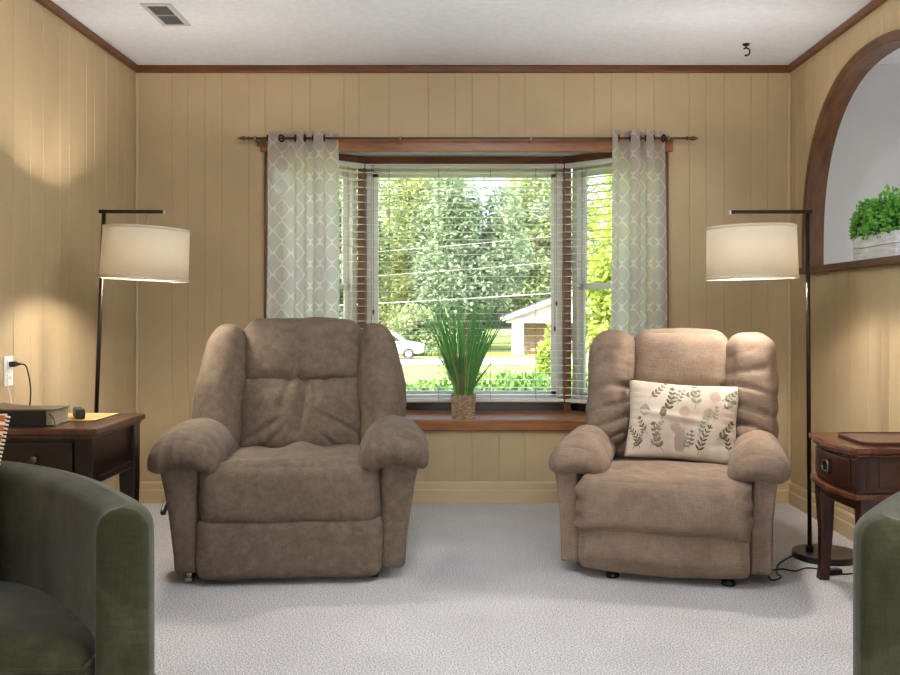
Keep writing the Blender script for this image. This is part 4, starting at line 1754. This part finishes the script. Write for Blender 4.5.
m_.build('mat_sheet', mat('yellow_printed_mat', (206, 178, 112), 0.5, rgb2=(188, 152, 84), nscale=14, lo=0.4, hi=0.6), mt_)
m_ = MB()
m_.tube([(-0.165, -0.14, 0.0015), (0.165, -0.14, 0.0015), (0.165, 0.135, 0.0015), (-0.165, 0.135, 0.0015), (-0.165, -0.14, 0.0015)], 0.0015, 5)
m_.build('mat_border', mat('brown_mat_border', (120, 82, 44), 0.5), mt_)

# ------------------------------------------------------------------ outlet, plug, vent, hook
oy, oz = 3.828, 0.828
ol = thing('wall_outlet', 'white duplex wall outlet on the left panelled wall', 'outlet', (XL, oy, oz))
m_ = MB()
m_.span((0.0, -0.037, -0.06), (0.006, 0.037, 0.06))
m_.build('cover_plate', M_white_pl, ol, bevel=0.002)
for dz in (-0.028, 0.028):
    m_ = MB()
    m_.span((0.004, -0.017, dz - 0.017), (0.009, 0.017, dz + 0.017))
    so = m_.build('socket', M_white_pl, ol, bevel=0.003)
    m_ = MB()
    for dy in (-0.007, 0.007):
        m_.span((0.0085, dy - 0.0012, dz - 0.004), (0.0095, dy + 0.0012, dz + 0.007))
    m_.build('slot', M_rubber, so)
pg = thing('power_plug', 'black plug and cord plugged into the wall outlet, hanging behind the book', 'power cord', (XL + 0.009, oy, oz + 0.028))
m_ = MB()
m_.puff((0.014, 0.012, 0.011), 0.005, 6, M=TR((0.0145, 0, 0)))
m_.tube([(0.026, 0, 0), (0.046, 0.0, 0.0)], [0.007, 0.004], 8)
m_.build('plug_body', M_rubber, pg, smooth=True)
m_ = MB()
m_.tube(spline([(0.045, 0, 0), (0.062, 0.002, -0.006), (0.072, 0.006, -0.04), (0.078, 0.012, -0.10), (0.074, 0.015, -0.16), (0.04, 0.07, -0.195), (0.0, 0.13, -0.30), (0.0, 0.14, -0.60), (0.01, 0.16, -0.845)], 8), 0.003, 6)
m_.build('plug_cord', M_rubber, pg, smooth=True)
wc = thing('white_cable', 'thin white cable hanging below the wall outlet behind the table', 'cable', (XL + 0.003, oy - 0.02, 0.0))
m_ = MB()
m_.tube(spline([(0.003, 0, oz - 0.045), (0.008, 0.0, oz - 0.065), (0.006, 0.03, oz - 0.12), (0.004, 0.05, oz - 0.2), (0.004, 0.05, 0.2), (0.02, 0.05, 0.003)], 8), 0.0022, 6)
m_.build('cable', M_white_pl, wc, smooth=True)

vn = thing('ceiling_vent', 'rectangular metal air register set in the ceiling at left', 'vent', (-1.292, 3.13 + 1.09, ZC))
vy0, vy1, vw = -0.155, 0.155, 0.066


def vz(py):   # depth on the ceiling for a photo row
    return 1.37 * 950 / (311.0 - py)


yv0, yv1 = vz(3), vz(24.5)
xv = -1.392
vn.location = (xv, (yv0 + yv1) / 2, ZC)
vh = (yv1 - yv0) / 2
m_ = MB()
for a, b in (((-0.067, -vh, -0.009), (-0.045, vh, 0)), ((0.045, -vh, -0.009), (0.067, vh, 0)), ((-0.045, -vh, -0.009), (0.045, -vh + 0.022, 0)), ((-0.045, vh - 0.022, -0.009), (0.045, vh, 0)), ((-0.045, -0.006, -0.008), (0.045, 0.006, 0))):
    m_.span(a, b)
m_.build('vent_frame', M_vent, vn, bevel=0.002)
m_ = MB()
m_.span((-0.046, -vh + 0.02, -0.002), (0.046, vh - 0.02, -0.0005))
m_.build('duct_shade_sheet', M_ventdark, vn)  # dark sheet coloured as the shade inside the duct, no real hollow
m_ = MB()
for k in range(9):
    x = -0.04 + 0.01 * k
    m_.box((x, 0, -0.0055), (0.0012, 2 * vh - 0.045, 0.007), Matrix.Rotation(0.6, 3, 'Y'))
m_.build('louvres', mat('grey_louvre', (104, 104, 106), 0.5), vn)

hk = thing('ceiling_hook', 'small dark swag hook screwed into the ceiling above the right recliner', 'hook')
hY = 1.37 * 950 / (311 - 44.0)
hk.location = ((746 - 468) * hY / 950, hY, ZC)
m_ = MB()
m_.lathe([(0.019, 0.0), (0.019, -0.004), (0.010, -0.010), (0.005, -0.012)], n=16)
m_.build('hook_plate', M_black, hk, smooth=True)
m_ = MB()
pts = [(0.002, 0, -0.008), (0.0, 0, -0.018)]
for k in range(15):
    a = 2.3 - 4.3 * k / 14
    pts.append((0.001 + 0.019 * math.cos(a), 0, -0.040 + 0.019 * math.sin(a)))
m_.tube(spline(pts, 3), 0.0042, 8)
m_.build('hook_bend', M_black, hk, smooth=True)

# ceiling light fixtures behind the view (they mirror in the window glass)
for k, (x, y, lab) in enumerate(((0.06, 2.85, 'round flush ceiling light in the middle of the room'), (0.78, 1.1, 'round flush ceiling light near the rear of the room'))):
    cl = thing('ceiling_light', lab, 'ceiling light', (x, y, ZC))
    m_ = MB()
    m_.lathe([(0.15, 0.0), (0.15, -0.02), (0.14, -0.024), (0.0, -0.024)], n=32)
    m_.build('fixture_ring', M_nickel, cl, smooth=False)
    m_ = MB()
    m_.lathe([(0.135, -0.024), (0.13, -0.05), (0.105, -0.075), (0.06, -0.09), (0.0, -0.094)], n=32)
    md_, nt, bs = new_mat('lit_diffuser')
    bs.inputs['Emission Color'].default_value = (1, 0.82, 0.58, 1)
    bs.inputs['Emission Strength'].default_value = 5.0
    m_.build('diffuser', md_, cl, smooth=True)
    ld = bpy.data.lights.new('fixture_light', 'POINT')
    ld.energy = CEIL_W if k == 0 else CEIL_W * 0.7
    ld.color = SOFT
    ld.shadow_soft_size = 0.12
    lo_ = bpy.data.objects.new('fixture_light', ld)
    COL.objects.link(lo_)
    lo_.parent = cl
    lo_.location = (0, 0, -0.24)

# ------------------------------------------------------------------ grass plant on the bay seat
# ------------------------------------------------------------------ boxwood planter on the arch sill
PL = thing('planter_box', 'whitewashed wooden planter of green boxwood standing on the arched opening sill', 'planter', (XR + 0.085, 4.262, AZ0 + 0.0305))
hyp = 0.225
M_white_wood = mat('whitewashed_planks', (226, 226, 226), 0.7, rgb2=(196, 196, 198), nscale=9, stretch=(3, 1, 8), bump=0.2, bscale=30)
m_ = MB()
for k in range(2):
    z0, z1 = 0.003 + 0.058 * k, 0.058 + 0.058 * k
    m_.span((-0.068, -hyp, z0), (-0.056, hyp, z1))
    m_.span((0.056, -hyp, z0), (0.068, hyp, z1))
    m_.span((-0.0555, -hyp, z0), (0.0555, -hyp + 0.012, z1))
    m_.span((-0.0555, hyp - 0.012, z0), (0.0555, hyp, z1))
m_.span((-0.06, -hyp + 0.006, 0.0), (0.06, hyp - 0.006, 0.012))
m_.span((-0.056, -hyp + 0.012, 0.09), (0.056, hyp - 0.012, 0.098))
m_.build('wooden_box', M_white_wood, PL, bevel=0.002)


def leaf_cloud(mb, rs, n, sampler, size, flat=0.0):
    for _ in range(n):
        p, nd = sampler(rs)
        L = size * rs.uniform(0.7, 1.25)
        W = L * 0.55
        d = Vector((rs.gauss(0, 1), rs.gauss(0, 1), rs.gauss(0, 1))) + nd * 1.2
        d.normalize()
        s_ = d.cross(Vector((rs.gauss(0, 1), rs.gauss(0, 1), rs.gauss(0, 1)))).normalized()
        up = d.cross(s_)
        mb.add([p, p + d * L * 0.5 + s_ * W * 0.5 + up * L * 0.06, p + d * L, p + d * L * 0.5 - s_ * W * 0.5 + up * L * 0.06], [(0, 1, 2, 3)])


def leaf_mat(name, c1, c2, trans=0.25, scale=2.0):
    m, nt, b = new_mat(name)
    tc = nt.nodes.new('ShaderNodeTexCoord')
    nz = nt.nodes.new('ShaderNodeTexNoise')
    nz.inputs['Scale'].default_value = scale
    nz.inputs['Detail'].default_value = 6
    nz.inputs['Roughness'].default_value = 0.7
    cr = nt.nodes.new('ShaderNodeValToRGB')
    cr.color_ramp.elements[0].position = 0.36
    cr.color_ramp.elements[0].color = lin(c1)
    cr.color_ramp.elements[1].position = 0.64
    cr.color_ramp.elements[1].color = lin(c2)
    nt.links.new(tc.outputs['Object'], nz.inputs['Vector'])
    nt.links.new(nz.outputs['Fac'], cr.inputs[0])
    nt.links.new(cr.outputs[0], b.inputs['Base Color'])
    b.inputs['Roughness'].default_value = 0.55
    tl = nt.nodes.new('ShaderNodeBsdfTranslucent')
    nt.links.new(cr.outputs[0], tl.inputs[0])
    mx = nt.nodes.new('ShaderNodeMixShader')
    mx.inputs[0].default_value = trans
    out = nt.nodes['Material Output']
    nt.links.new(b.outputs[0], mx.inputs[1])
    nt.links.new(tl.outputs[0], mx.inputs[2])
    nt.links.new(mx.outputs[0], out.inputs[0])
    return m


M_blade = [leaf_mat('deep_green_grass_blade', (84, 140, 84), (124, 180, 104), 0.45, 9), leaf_mat('bright_green_grass_blade', (128, 192, 88), (170, 220, 124), 0.45, 9),
           mat('brown_grass_tip', (140, 92, 78), 0.6)]
gp = thing('potted_grass', 'tall artificial grass in a square tan pot on the bay window seat', 'potted plant', (-0.026, 5.345, ZS + 0.0125))
m_ = MB()
vs = []
for z, h in ((0, 0.062), (0.135, 0.070), (0.135, 0.060), (0.11, 0.058)):
    vs += [(-h, -h, z), (h, -h, z), (h, h, z), (-h, h, z)]
fs = [(3, 2, 1, 0)] + [(i * 4 + k, i * 4 + (k + 1) % 4, (i + 1) * 4 + (k + 1) % 4, (i + 1) * 4 + k) for i in range(3) for k in range(4)] + [(12, 13, 14, 15)]
m_.add(vs, fs)
m_.build('pot', mat('woven_tan_pot', (170, 142, 112), 0.8, rgb2=(126, 100, 78), nscale=55, lo=0.4, hi=0.6, stretch=(1, 1, 2.2), bump=0.5, bscale=90), gp, bevel=0.003)
m_ = MB()
m_.span((-0.0575, -0.0575, 0.10), (0.0575, 0.0575, 0.112))
m_.build('potting_moss', mat('dark_moss', (66, 60, 40), 0.95), gp)
r2 = random.Random(11)
bl = [MB(), MB(), MB()]
for k in range(230):
    grp = 0 if k < 120 else (1 if k < 212 else 2)
    a = r2.uniform(0, 2 * PI)
    rad = 0.045 * math.sqrt(r2.random())
    bx, by = rad * math.cos(a), rad * math.sin(a)
    if grp == 0:
        H = r2.uniform(0.42, 0.66)
        spread = r2.uniform(0.02, 0.30) * (H / 0.52)
    elif grp == 1:
        H = r2.uniform(0.26, 0.46)
        spread = r2.uniform(0.0, 0.15)
    else:
        H = r2.uniform(0.22, 0.32)
        spread = r2.uniform(0.12, 0.22)
    dx, dy = math.cos(a) * spread, math.sin(a) * spread * 0.55
    w0 = r2.uniform(0.0030, 0.0050)
    yaw = r2.uniform(-0.7, 0.7)
    cx_, cy_ = math.cos(yaw) * w0, math.sin(yaw) * w0
    n = 6
    vs, fs = [], []
    for i in range(n + 1):
        t_ = i / n
        x = bx + dx * t_ ** 1.35
        y_ = by + dy * t_ ** 1.35
        z = 0.11 + H * t_ * (1 - 0.03 * t_)
        w = 1.0 - t_ ** 2 * 0.88
        vs += [(x - cx_ * w, y_ - cy_ * w, z), (x + cx_ * w, y_ + cy_ * w, z), (x + cy_ * 0.5 * w, y_ - cx_ * 0.5 * w, z)]
    for i in range(n):
        for (p, q) in ((0, 2), (2, 1)):
            fs.append((i * 3 + p, i * 3 + q, i * 3 + 3 + q, i * 3 + 3 + p))
    bl[grp].add(vs, fs)
for grp, nm in ((0, 'long_blades'), (1, 'short_blades'), (2, 'brown_blades')):
    tag(bl[grp].build(nm, M_blade[grp], gp, smooth=True), kind='stuff')

M_box1 = leaf_mat('boxwood_green', (70, 140, 42), (136, 204, 86), 0.2, 18)
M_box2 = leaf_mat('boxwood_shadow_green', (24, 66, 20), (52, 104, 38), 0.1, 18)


def box_sampler(rs):
    u = rs.uniform(-1, 1)
    th = rs.uniform(-0.12, PI + 0.12)
    rr_ = 1.0 - 0.35 * rs.random() ** 1.5
    wob = 1 + 0.14 * math.sin(9 * u + 2) + 0.12 * math.sin(17 * u + th * 2)
    env = (1 - abs(u) ** 3.2 * 0.55) * wob
    p = Vector((0.125 * rr_ * math.cos(th) * env * (0.62 + 0.38 * max(0.0, math.sin(th))), u * 0.285, 0.122 + 0.158 * rr_ * math.sin(th) * env))
    return p, Vector((math.cos(th), u * 0.6, math.sin(th)))


m_ = MB()
leaf_cloud(m_, random.Random(5), 2600, box_sampler, 0.024)
tag(m_.build('boxwood_leaves', M_box1, PL), kind='stuff')


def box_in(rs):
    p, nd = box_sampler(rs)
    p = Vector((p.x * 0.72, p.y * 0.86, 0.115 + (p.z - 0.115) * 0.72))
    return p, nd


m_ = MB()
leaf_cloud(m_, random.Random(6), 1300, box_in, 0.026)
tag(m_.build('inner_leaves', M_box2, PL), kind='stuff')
m_ = MB()
rs = random.Random(8)
for k in range(60):
    p, nd = box_sampler(rs)
    m_.tube([(p.x * 0.15, p.y * 0.8, 0.095), (p.x * 0.6, p.y * 0.95, 0.1 + (p.z - 0.1) * 0.6), tuple(p)], 0.0015, 4)
tag(m_.build('stems', mat('boxwood_stem', (86, 84, 44), 0.8), PL), kind='stuff')


# ------------------------------------------------------------------ outside
def gz(Y):
    return -0.5 - 0.0238 * (Y - 8)


M_lawn = mat('sunlit_lawn', (120, 134, 56), 0.9, rgb2=(92, 114, 40), nscale=1.2, ndetail=8, bump=0.4, bscale=40)
M_street = mat('pale_concrete_street', (138, 136, 130), 0.9, rgb2=(124, 122, 116), nscale=1.5)
gnd = MB()
ys = [5.45, 8, 20, 40, 43]
gnd.grid(lambda u, v: (-90 + 180 * u, 5.45 + (43 - 5.45) * v, gz(5.45 + (43 - 5.45) * v)), 4, 6)
gnd.grid(lambda u, v: (-90 + 180 * u, 55 + 85 * v, gz(55 + 85 * v) if v < 0.1 else gz(55)), 4, 6)
struct(gnd.build('ground_lawn', M_lawn))
stt = MB()
stt.grid(lambda u, v: (-90 + 180 * u, 43 + 12 * v, gz(43 + 12 * v)), 4, 2)
struct(stt.build('ground_street', M_street))

# hedge under the window
M_hedge = leaf_mat('hedge_leaf', (62, 106, 38), (120, 158, 70), 0.3, 3)
hg = thing('hedge', 'low clipped green hedge outside below the bay window', 'hedge', (0, 8.3, gz(8.3)))
m_ = MB()


def hedge_s(rs):
    x = rs.uniform(-3.4, 3.4)
    th = rs.uniform(-0.5, PI + 0.5)
    q = 1 - 0.3 * rs.random() ** 2
    wob = 1 + 0.06 * math.sin(2.1 * x) + 0.05 * math.sin(5.3 * x + 1)
    return Vector((x, 0.55 * q * math.cos(th), 0.45 + 0.52 * wob * q * max(-0.8, math.sin(th)))), Vector((0, math.cos(th), math.sin(th) + 0.3))


leaf_cloud(m_, random.Random(21), 16000, hedge_s, 0.075)
tag(m_.build('hedge_leaves', M_hedge, hg), kind='stuff')
m_ = MB()
m_.puff((3.35, 0.42, 0.40), 0.2, 10, M=TR((0, 0, 0.42)))
m_.build('hedge_core', mat('hedge_inner_twigs', (58, 76, 38), 0.95), hg, smooth=True)

# trees
M_bark = mat('grey_bark', (110, 96, 82), 0.9, rgb2=(78, 66, 56), nscale=8, stretch=(3, 3, 0.6), bump=0.5, bscale=20)
M_t = [leaf_mat('mid_green_foliage', (90, 112, 72), (150, 168, 114), 0.35, 0.9),
       leaf_mat('olive_foliage', (102, 120, 72), (168, 178, 118), 0.35, 0.8),
       leaf_mat('blue_green_foliage', (82, 106, 82), (136, 158, 124), 0.35, 0.9),
       leaf_mat('yellow_green_foliage', (112, 140, 46), (172, 188, 84), 0.4, 1.5)]


def crown_mesh(seed, n, rx, rz, leaf, blobs=26):
    rs = random.Random(seed)
    bl_ = []
    for _ in range(blobs):
        v = Vector((rs.gauss(0, 1), rs.gauss(0, 1), rs.gauss(0, 1))).normalized() * rs.uniform(0.35, 0.85)
        bl_.append((Vector((v.x * rx, v.y * rx, v.z * rz)), rs.uniform(0.26, 0.42)))
    m__ = MB()

    def smp(rs_):
        c, r_ = bl_[rs_.randrange(len(bl_))]
        d = Vector((rs_.gauss(0, 1), rs_.gauss(0, 1), rs_.gauss(0, 1))).normalized()
        k = r_ * (1 - 0.4 * rs_.random() ** 2)
        return c + Vector((d.x * rx * k, d.y * rx * k, d.z * rz * k)), d
    leaf_cloud(m__, rs, n, smp, leaf)
    return m__, bl_


def tree(label, x, Y, h, rx, mi, seed, n, leaf, crown_lo=0.25, group=None, gzv=None):
    z0 = gz(Y) if Y < 55 else gz(55)
    t = thing('tree', label, 'tree', (x, Y, z0), 0, group)
    rz = h * (1 - crown_lo) / 2
    zc = h - rz
    m__, bl_ = crown_mesh(seed, n, rx, rz, leaf)
    m__.v = [(p[0], p[1], p[2] + zc) for p in m__.v]
    tag(m__.build('crown', M_t[mi], t), kind='stuff')
    tr = MB()
    r0 = h * 0.018 + 0.05
    tr.tube([(0, 0, -0.1), (0.02 * h * 0.3, 0, h * 0.3), (0, 0.01 * h, h * 0.62), (0.02, 0, h * 0.9)], [r0 * 1.3, r0, r0 * 0.6, r0 * 0.15], 10)
    for c, r_ in bl_[:9]:
        tr.tube([(0, 0, max(h * 0.2, zc + c.z - rz * 0.5)), (c.x * 0.5, c.y * 0.5, zc + c.z * 0.9 - rz * 0.12), (c.x, c.y, zc + c.z)], [r0 * 0.45, r0 * 0.3, r0 * 0.08], 6)
    tr.build('trunk', M_bark, t, smooth=True)
    return t


G = 'trees beyond the street'
tree('tall mid-green tree across the street, furthest left through the centre window', -9.0, 62, 14.5, 4.3, 0, 1, 15000, 0.36, 0.03, G)
tree('olive-green tree across the street behind the parked car', -4.6, 73, 15.0, 4.0, 1, 2, 15000, 0.36, 0.03, G)
tree('tall blue-green tree across the street behind the potted grass', 0.0, 63, 13.5, 4.1, 2, 3, 15000, 0.36, 0.03, G)
tree('tall tree across the street rising behind the white gabled house', 5.4, 75, 15.5, 4.4, 0, 4, 16000, 0.38, 0.03, G)
tree('broad dark-green tree behind the house, furthest right across the street', 16.8, 74, 15.5, 4.6, 2, 5, 14000, 0.38, 0.03, G)
tree('pale tree across the street seen through the left angled window', -15.5, 75, 14, 4.8, 1, 6, 12000, 0.40, 0.12, G)
tree('yellow-green tree growing close outside the right angled window', 2.85, 12.7, 7.6, 1.55, 3, 7, 15000, 0.13, 0.0)
tree('small yellow-green shrub tree on the lawn left of the right angled window', 1.52, 17.5, 1.5, 0.36, 3, 8, 2600, 0.09, 0.03)
G2 = 'back row of trees'
for k, (x, Y, h, rx, mi, lab) in enumerate(((-14.0, 88, 17, 5.2, 2, 'blue-green tree in the back row, leftmost'), (-3.6, 92, 19, 5.2, 0, 'tall mid-green tree in the back row behind the parked car'),
                                            (7.6, 94, 19, 5.4, 1, 'olive tree in the back row rising above the house roof'), (18.5, 90, 18, 5.2, 0, 'mid-green tree in the back row, rightmost'))):
    tree(lab, x, Y, h, rx, mi, 30 + k, 12000, 0.46, 0.02, G2)

for k, (x, Y, h, rx, mi, lab) in enumerate(((-9.2, 56.9, 4.0, 2.0, 2, 'round shrub across the street left of the parked car'), (-3.2, 56.9, 3.4, 1.7, 0, 'round shrub across the street right of the parked car'),
                                            (-14.5, 60, 4.4, 2.6, 0, 'round shrub across the street seen through the left angled window'), (0.5, 70.2, 4.6, 1.4, 2, 'shrub standing beside the left corner of the white gabled house'))):
    o_ = tree(lab, x, Y, h, rx, mi, 50 + k, 5000, 0.24, 0.0)
    o_.name = 'shrub'
    o_['category'] = 'shrub'
o_ = tree('leafy yellow-green shrub close outside the right angled window, under the tree', 1.62, 9.75, 2.9, 0.5, 3, 61, 6000, 0.10, 0.0)
o_.name = 'shrub'
o_['category'] = 'shrub'

# overhead wires
M_wire = mat('pale_overhead_wire', (120, 120, 116), 0.6)
for k, (za, zb, Y, lab) in enumerate(((4.0, 5.6, 46, 'topmost pale overhead wire crossing the view outside the window'), (3.0, 4.2, 46.2, 'middle pale overhead wire crossing the view outside the window'), (2.0, 2.35, 46.4, 'lowest pale overhead cable crossing the view outside the window'))):
    m_ = MB()
    pts = []
    for i in range(25):
        u = i / 24
        pts.append((-22 + 44 * u, Y, za - 2.2 + (zb - za + 4.4 * 0.5) * u + 1.1 - 0.5 * (1 - (2 * u - 1) ** 2)))
    m_.tube(pts, 0.016 if k < 2 else 0.032, 6)
    tag(m_.build('utility_wire', M_wire, smooth=True), lab, 'wire', 'overhead wires outside')

# neighbour's house
zb = gz(55)
HS = thing('house', 'white gabled house with a corner post across the street', 'house', (2.3, 58, zb))
M_siding = mat('white_siding', (196, 192, 184), 0.7)
M_brickt = mat('tan_brick', (150, 126, 108), 0.9, rgb2=(128, 104, 88), nscale=6)
M_roof = mat('grey_shingle_roof', (126, 120, 114), 0.9, rgb2=(106, 100, 96), nscale=6)
eave, W_, rise = 2.12, 11.0, 2.0
m_ = MB()
m_.span((1.0, 2.4, 0), (W_ - 0.4, 9, eave + 0.05))
m_.build('wall', M_brickt, HS)
m_ = MB()
m_.extrude([(0.25, eave + 0.16), (W_ - 0.25, eave + 0.16), (W_ / 2, eave + 0.05 + rise)], 1, 0.25, 9.0)
m_.build('gable', M_siding, HS)
for sg in (-1, 1):
    m_ = MB()
    xe = W_ / 2 + sg * (W_ / 2 + 0.25)
    pts = [(xe, eave), (xe, eave + 0.14), (W_ / 2, eave + rise + 0.24), (W_ / 2, eave + rise + 0.10)]
    m_.extrude(pts, 1, -0.35, 9.3)
    m_.build('roof', M_roof, HS)
    m_ = MB()
    pts = [(xe, eave - 0.06), (xe, eave + 0.17), (W_ / 2, eave + rise + 0.27), (W_ / 2, eave + rise + 0.02)]
    m_.extrude(pts, 1, -0.42, -0.352)
    m_.build('fascia', M_siding, HS)
m_ = MB()
m_.span((0.05, 0.1, eave - 0.16), (W_ - 0.05, 0.35, eave + 0.16))
m_.build('porch_beam', M_siding, HS)
for x in (0.75, 5.4, W_ - 0.8):
    m_ = MB()
    m_.span((x - 0.36, 0.05, 0), (x + 0.36, 0.7, eave - 0.16))
    m_.build('porch_post', M_siding, HS, bevel=0.02)
m_ = MB()
m_.span((4.0, 2.34, 0.7), (5.6, 2.44, 1.8))
wf = m_.build('window', M_siding, HS)
m_ = MB()
m_.span((4.1, 2.32, 0.8), (5.5, 2.35, 1.7))
m_.build('pane', mat('dark_house_glass', (70, 78, 84), 0.1), wf)

# parked car
CAR = thing('car', 'white hatchback car parked across the street, partly behind the taupe recliner', 'car', (-4.55, 52.5, gz(52.5)))
side = [(-2.15, 0.42), (-2.15, 0.85), (-1.95, 1.0), (-1.55, 1.42), (-0.2, 1.52), (0.55, 1.42), (1.15, 0.98), (1.95, 0.86), (2.15, 0.65), (2.15, 0.36), (1.75, 0.30), (-1.8, 0.30)]
m_ = MB()
m_.extrude(side, 1, -0.85, 0.85)
M_carp = mat('white_car_paint', (176, 178, 182), 0.25, coat=0.6)
m_.build('body', M_carp, CAR, bevel=0.07, bseg=3)
M_cg = mat('dark_car_glass', (36, 42, 48), 0.1)
for pts in ([(-1.5, 1.0), (-1.32, 1.36), (-0.52, 1.43), (-0.48, 1.0)], [(-0.38, 1.0), (-0.40, 1.43), (0.42, 1.36), (0.92, 1.0)]):
    m_ = MB()
    m_.extrude(pts, 1, -0.875, 0.875)
    m_.build('side_window', M_cg, CAR)
for x in (-1.3, 1.32):
    for sy in (-1, 1):
        m_ = MB()
        m_.tube([(x, sy * 0.68, 0.31), (x, sy * 0.88, 0.31)], 0.31, 24)
        wh = m_.build('wheel', M_rubber, CAR, bevel=0.03)
        m_ = MB()
        m_.tube([(x, sy * 0.875, 0.31), (x, sy * 0.89, 0.31)], 0.19, 16)
        m_.build('hub_cap', M_nickel, wh)
for sy in (-1, 1):
    m_ = MB()
    m_.box((1.98, sy * 0.6, 0.72), (0.3, 0.42, 0.12))
    m_.build('headlight', M_white_pl, CAR, bevel=0.03)
    m_ = MB()
    m_.box((-2.1, sy * 0.7, 0.86), (0.12, 0.25, 0.2))
    m_.build('tail_light', mat('red_lens', (150, 30, 26), 0.3), CAR, bevel=0.02)
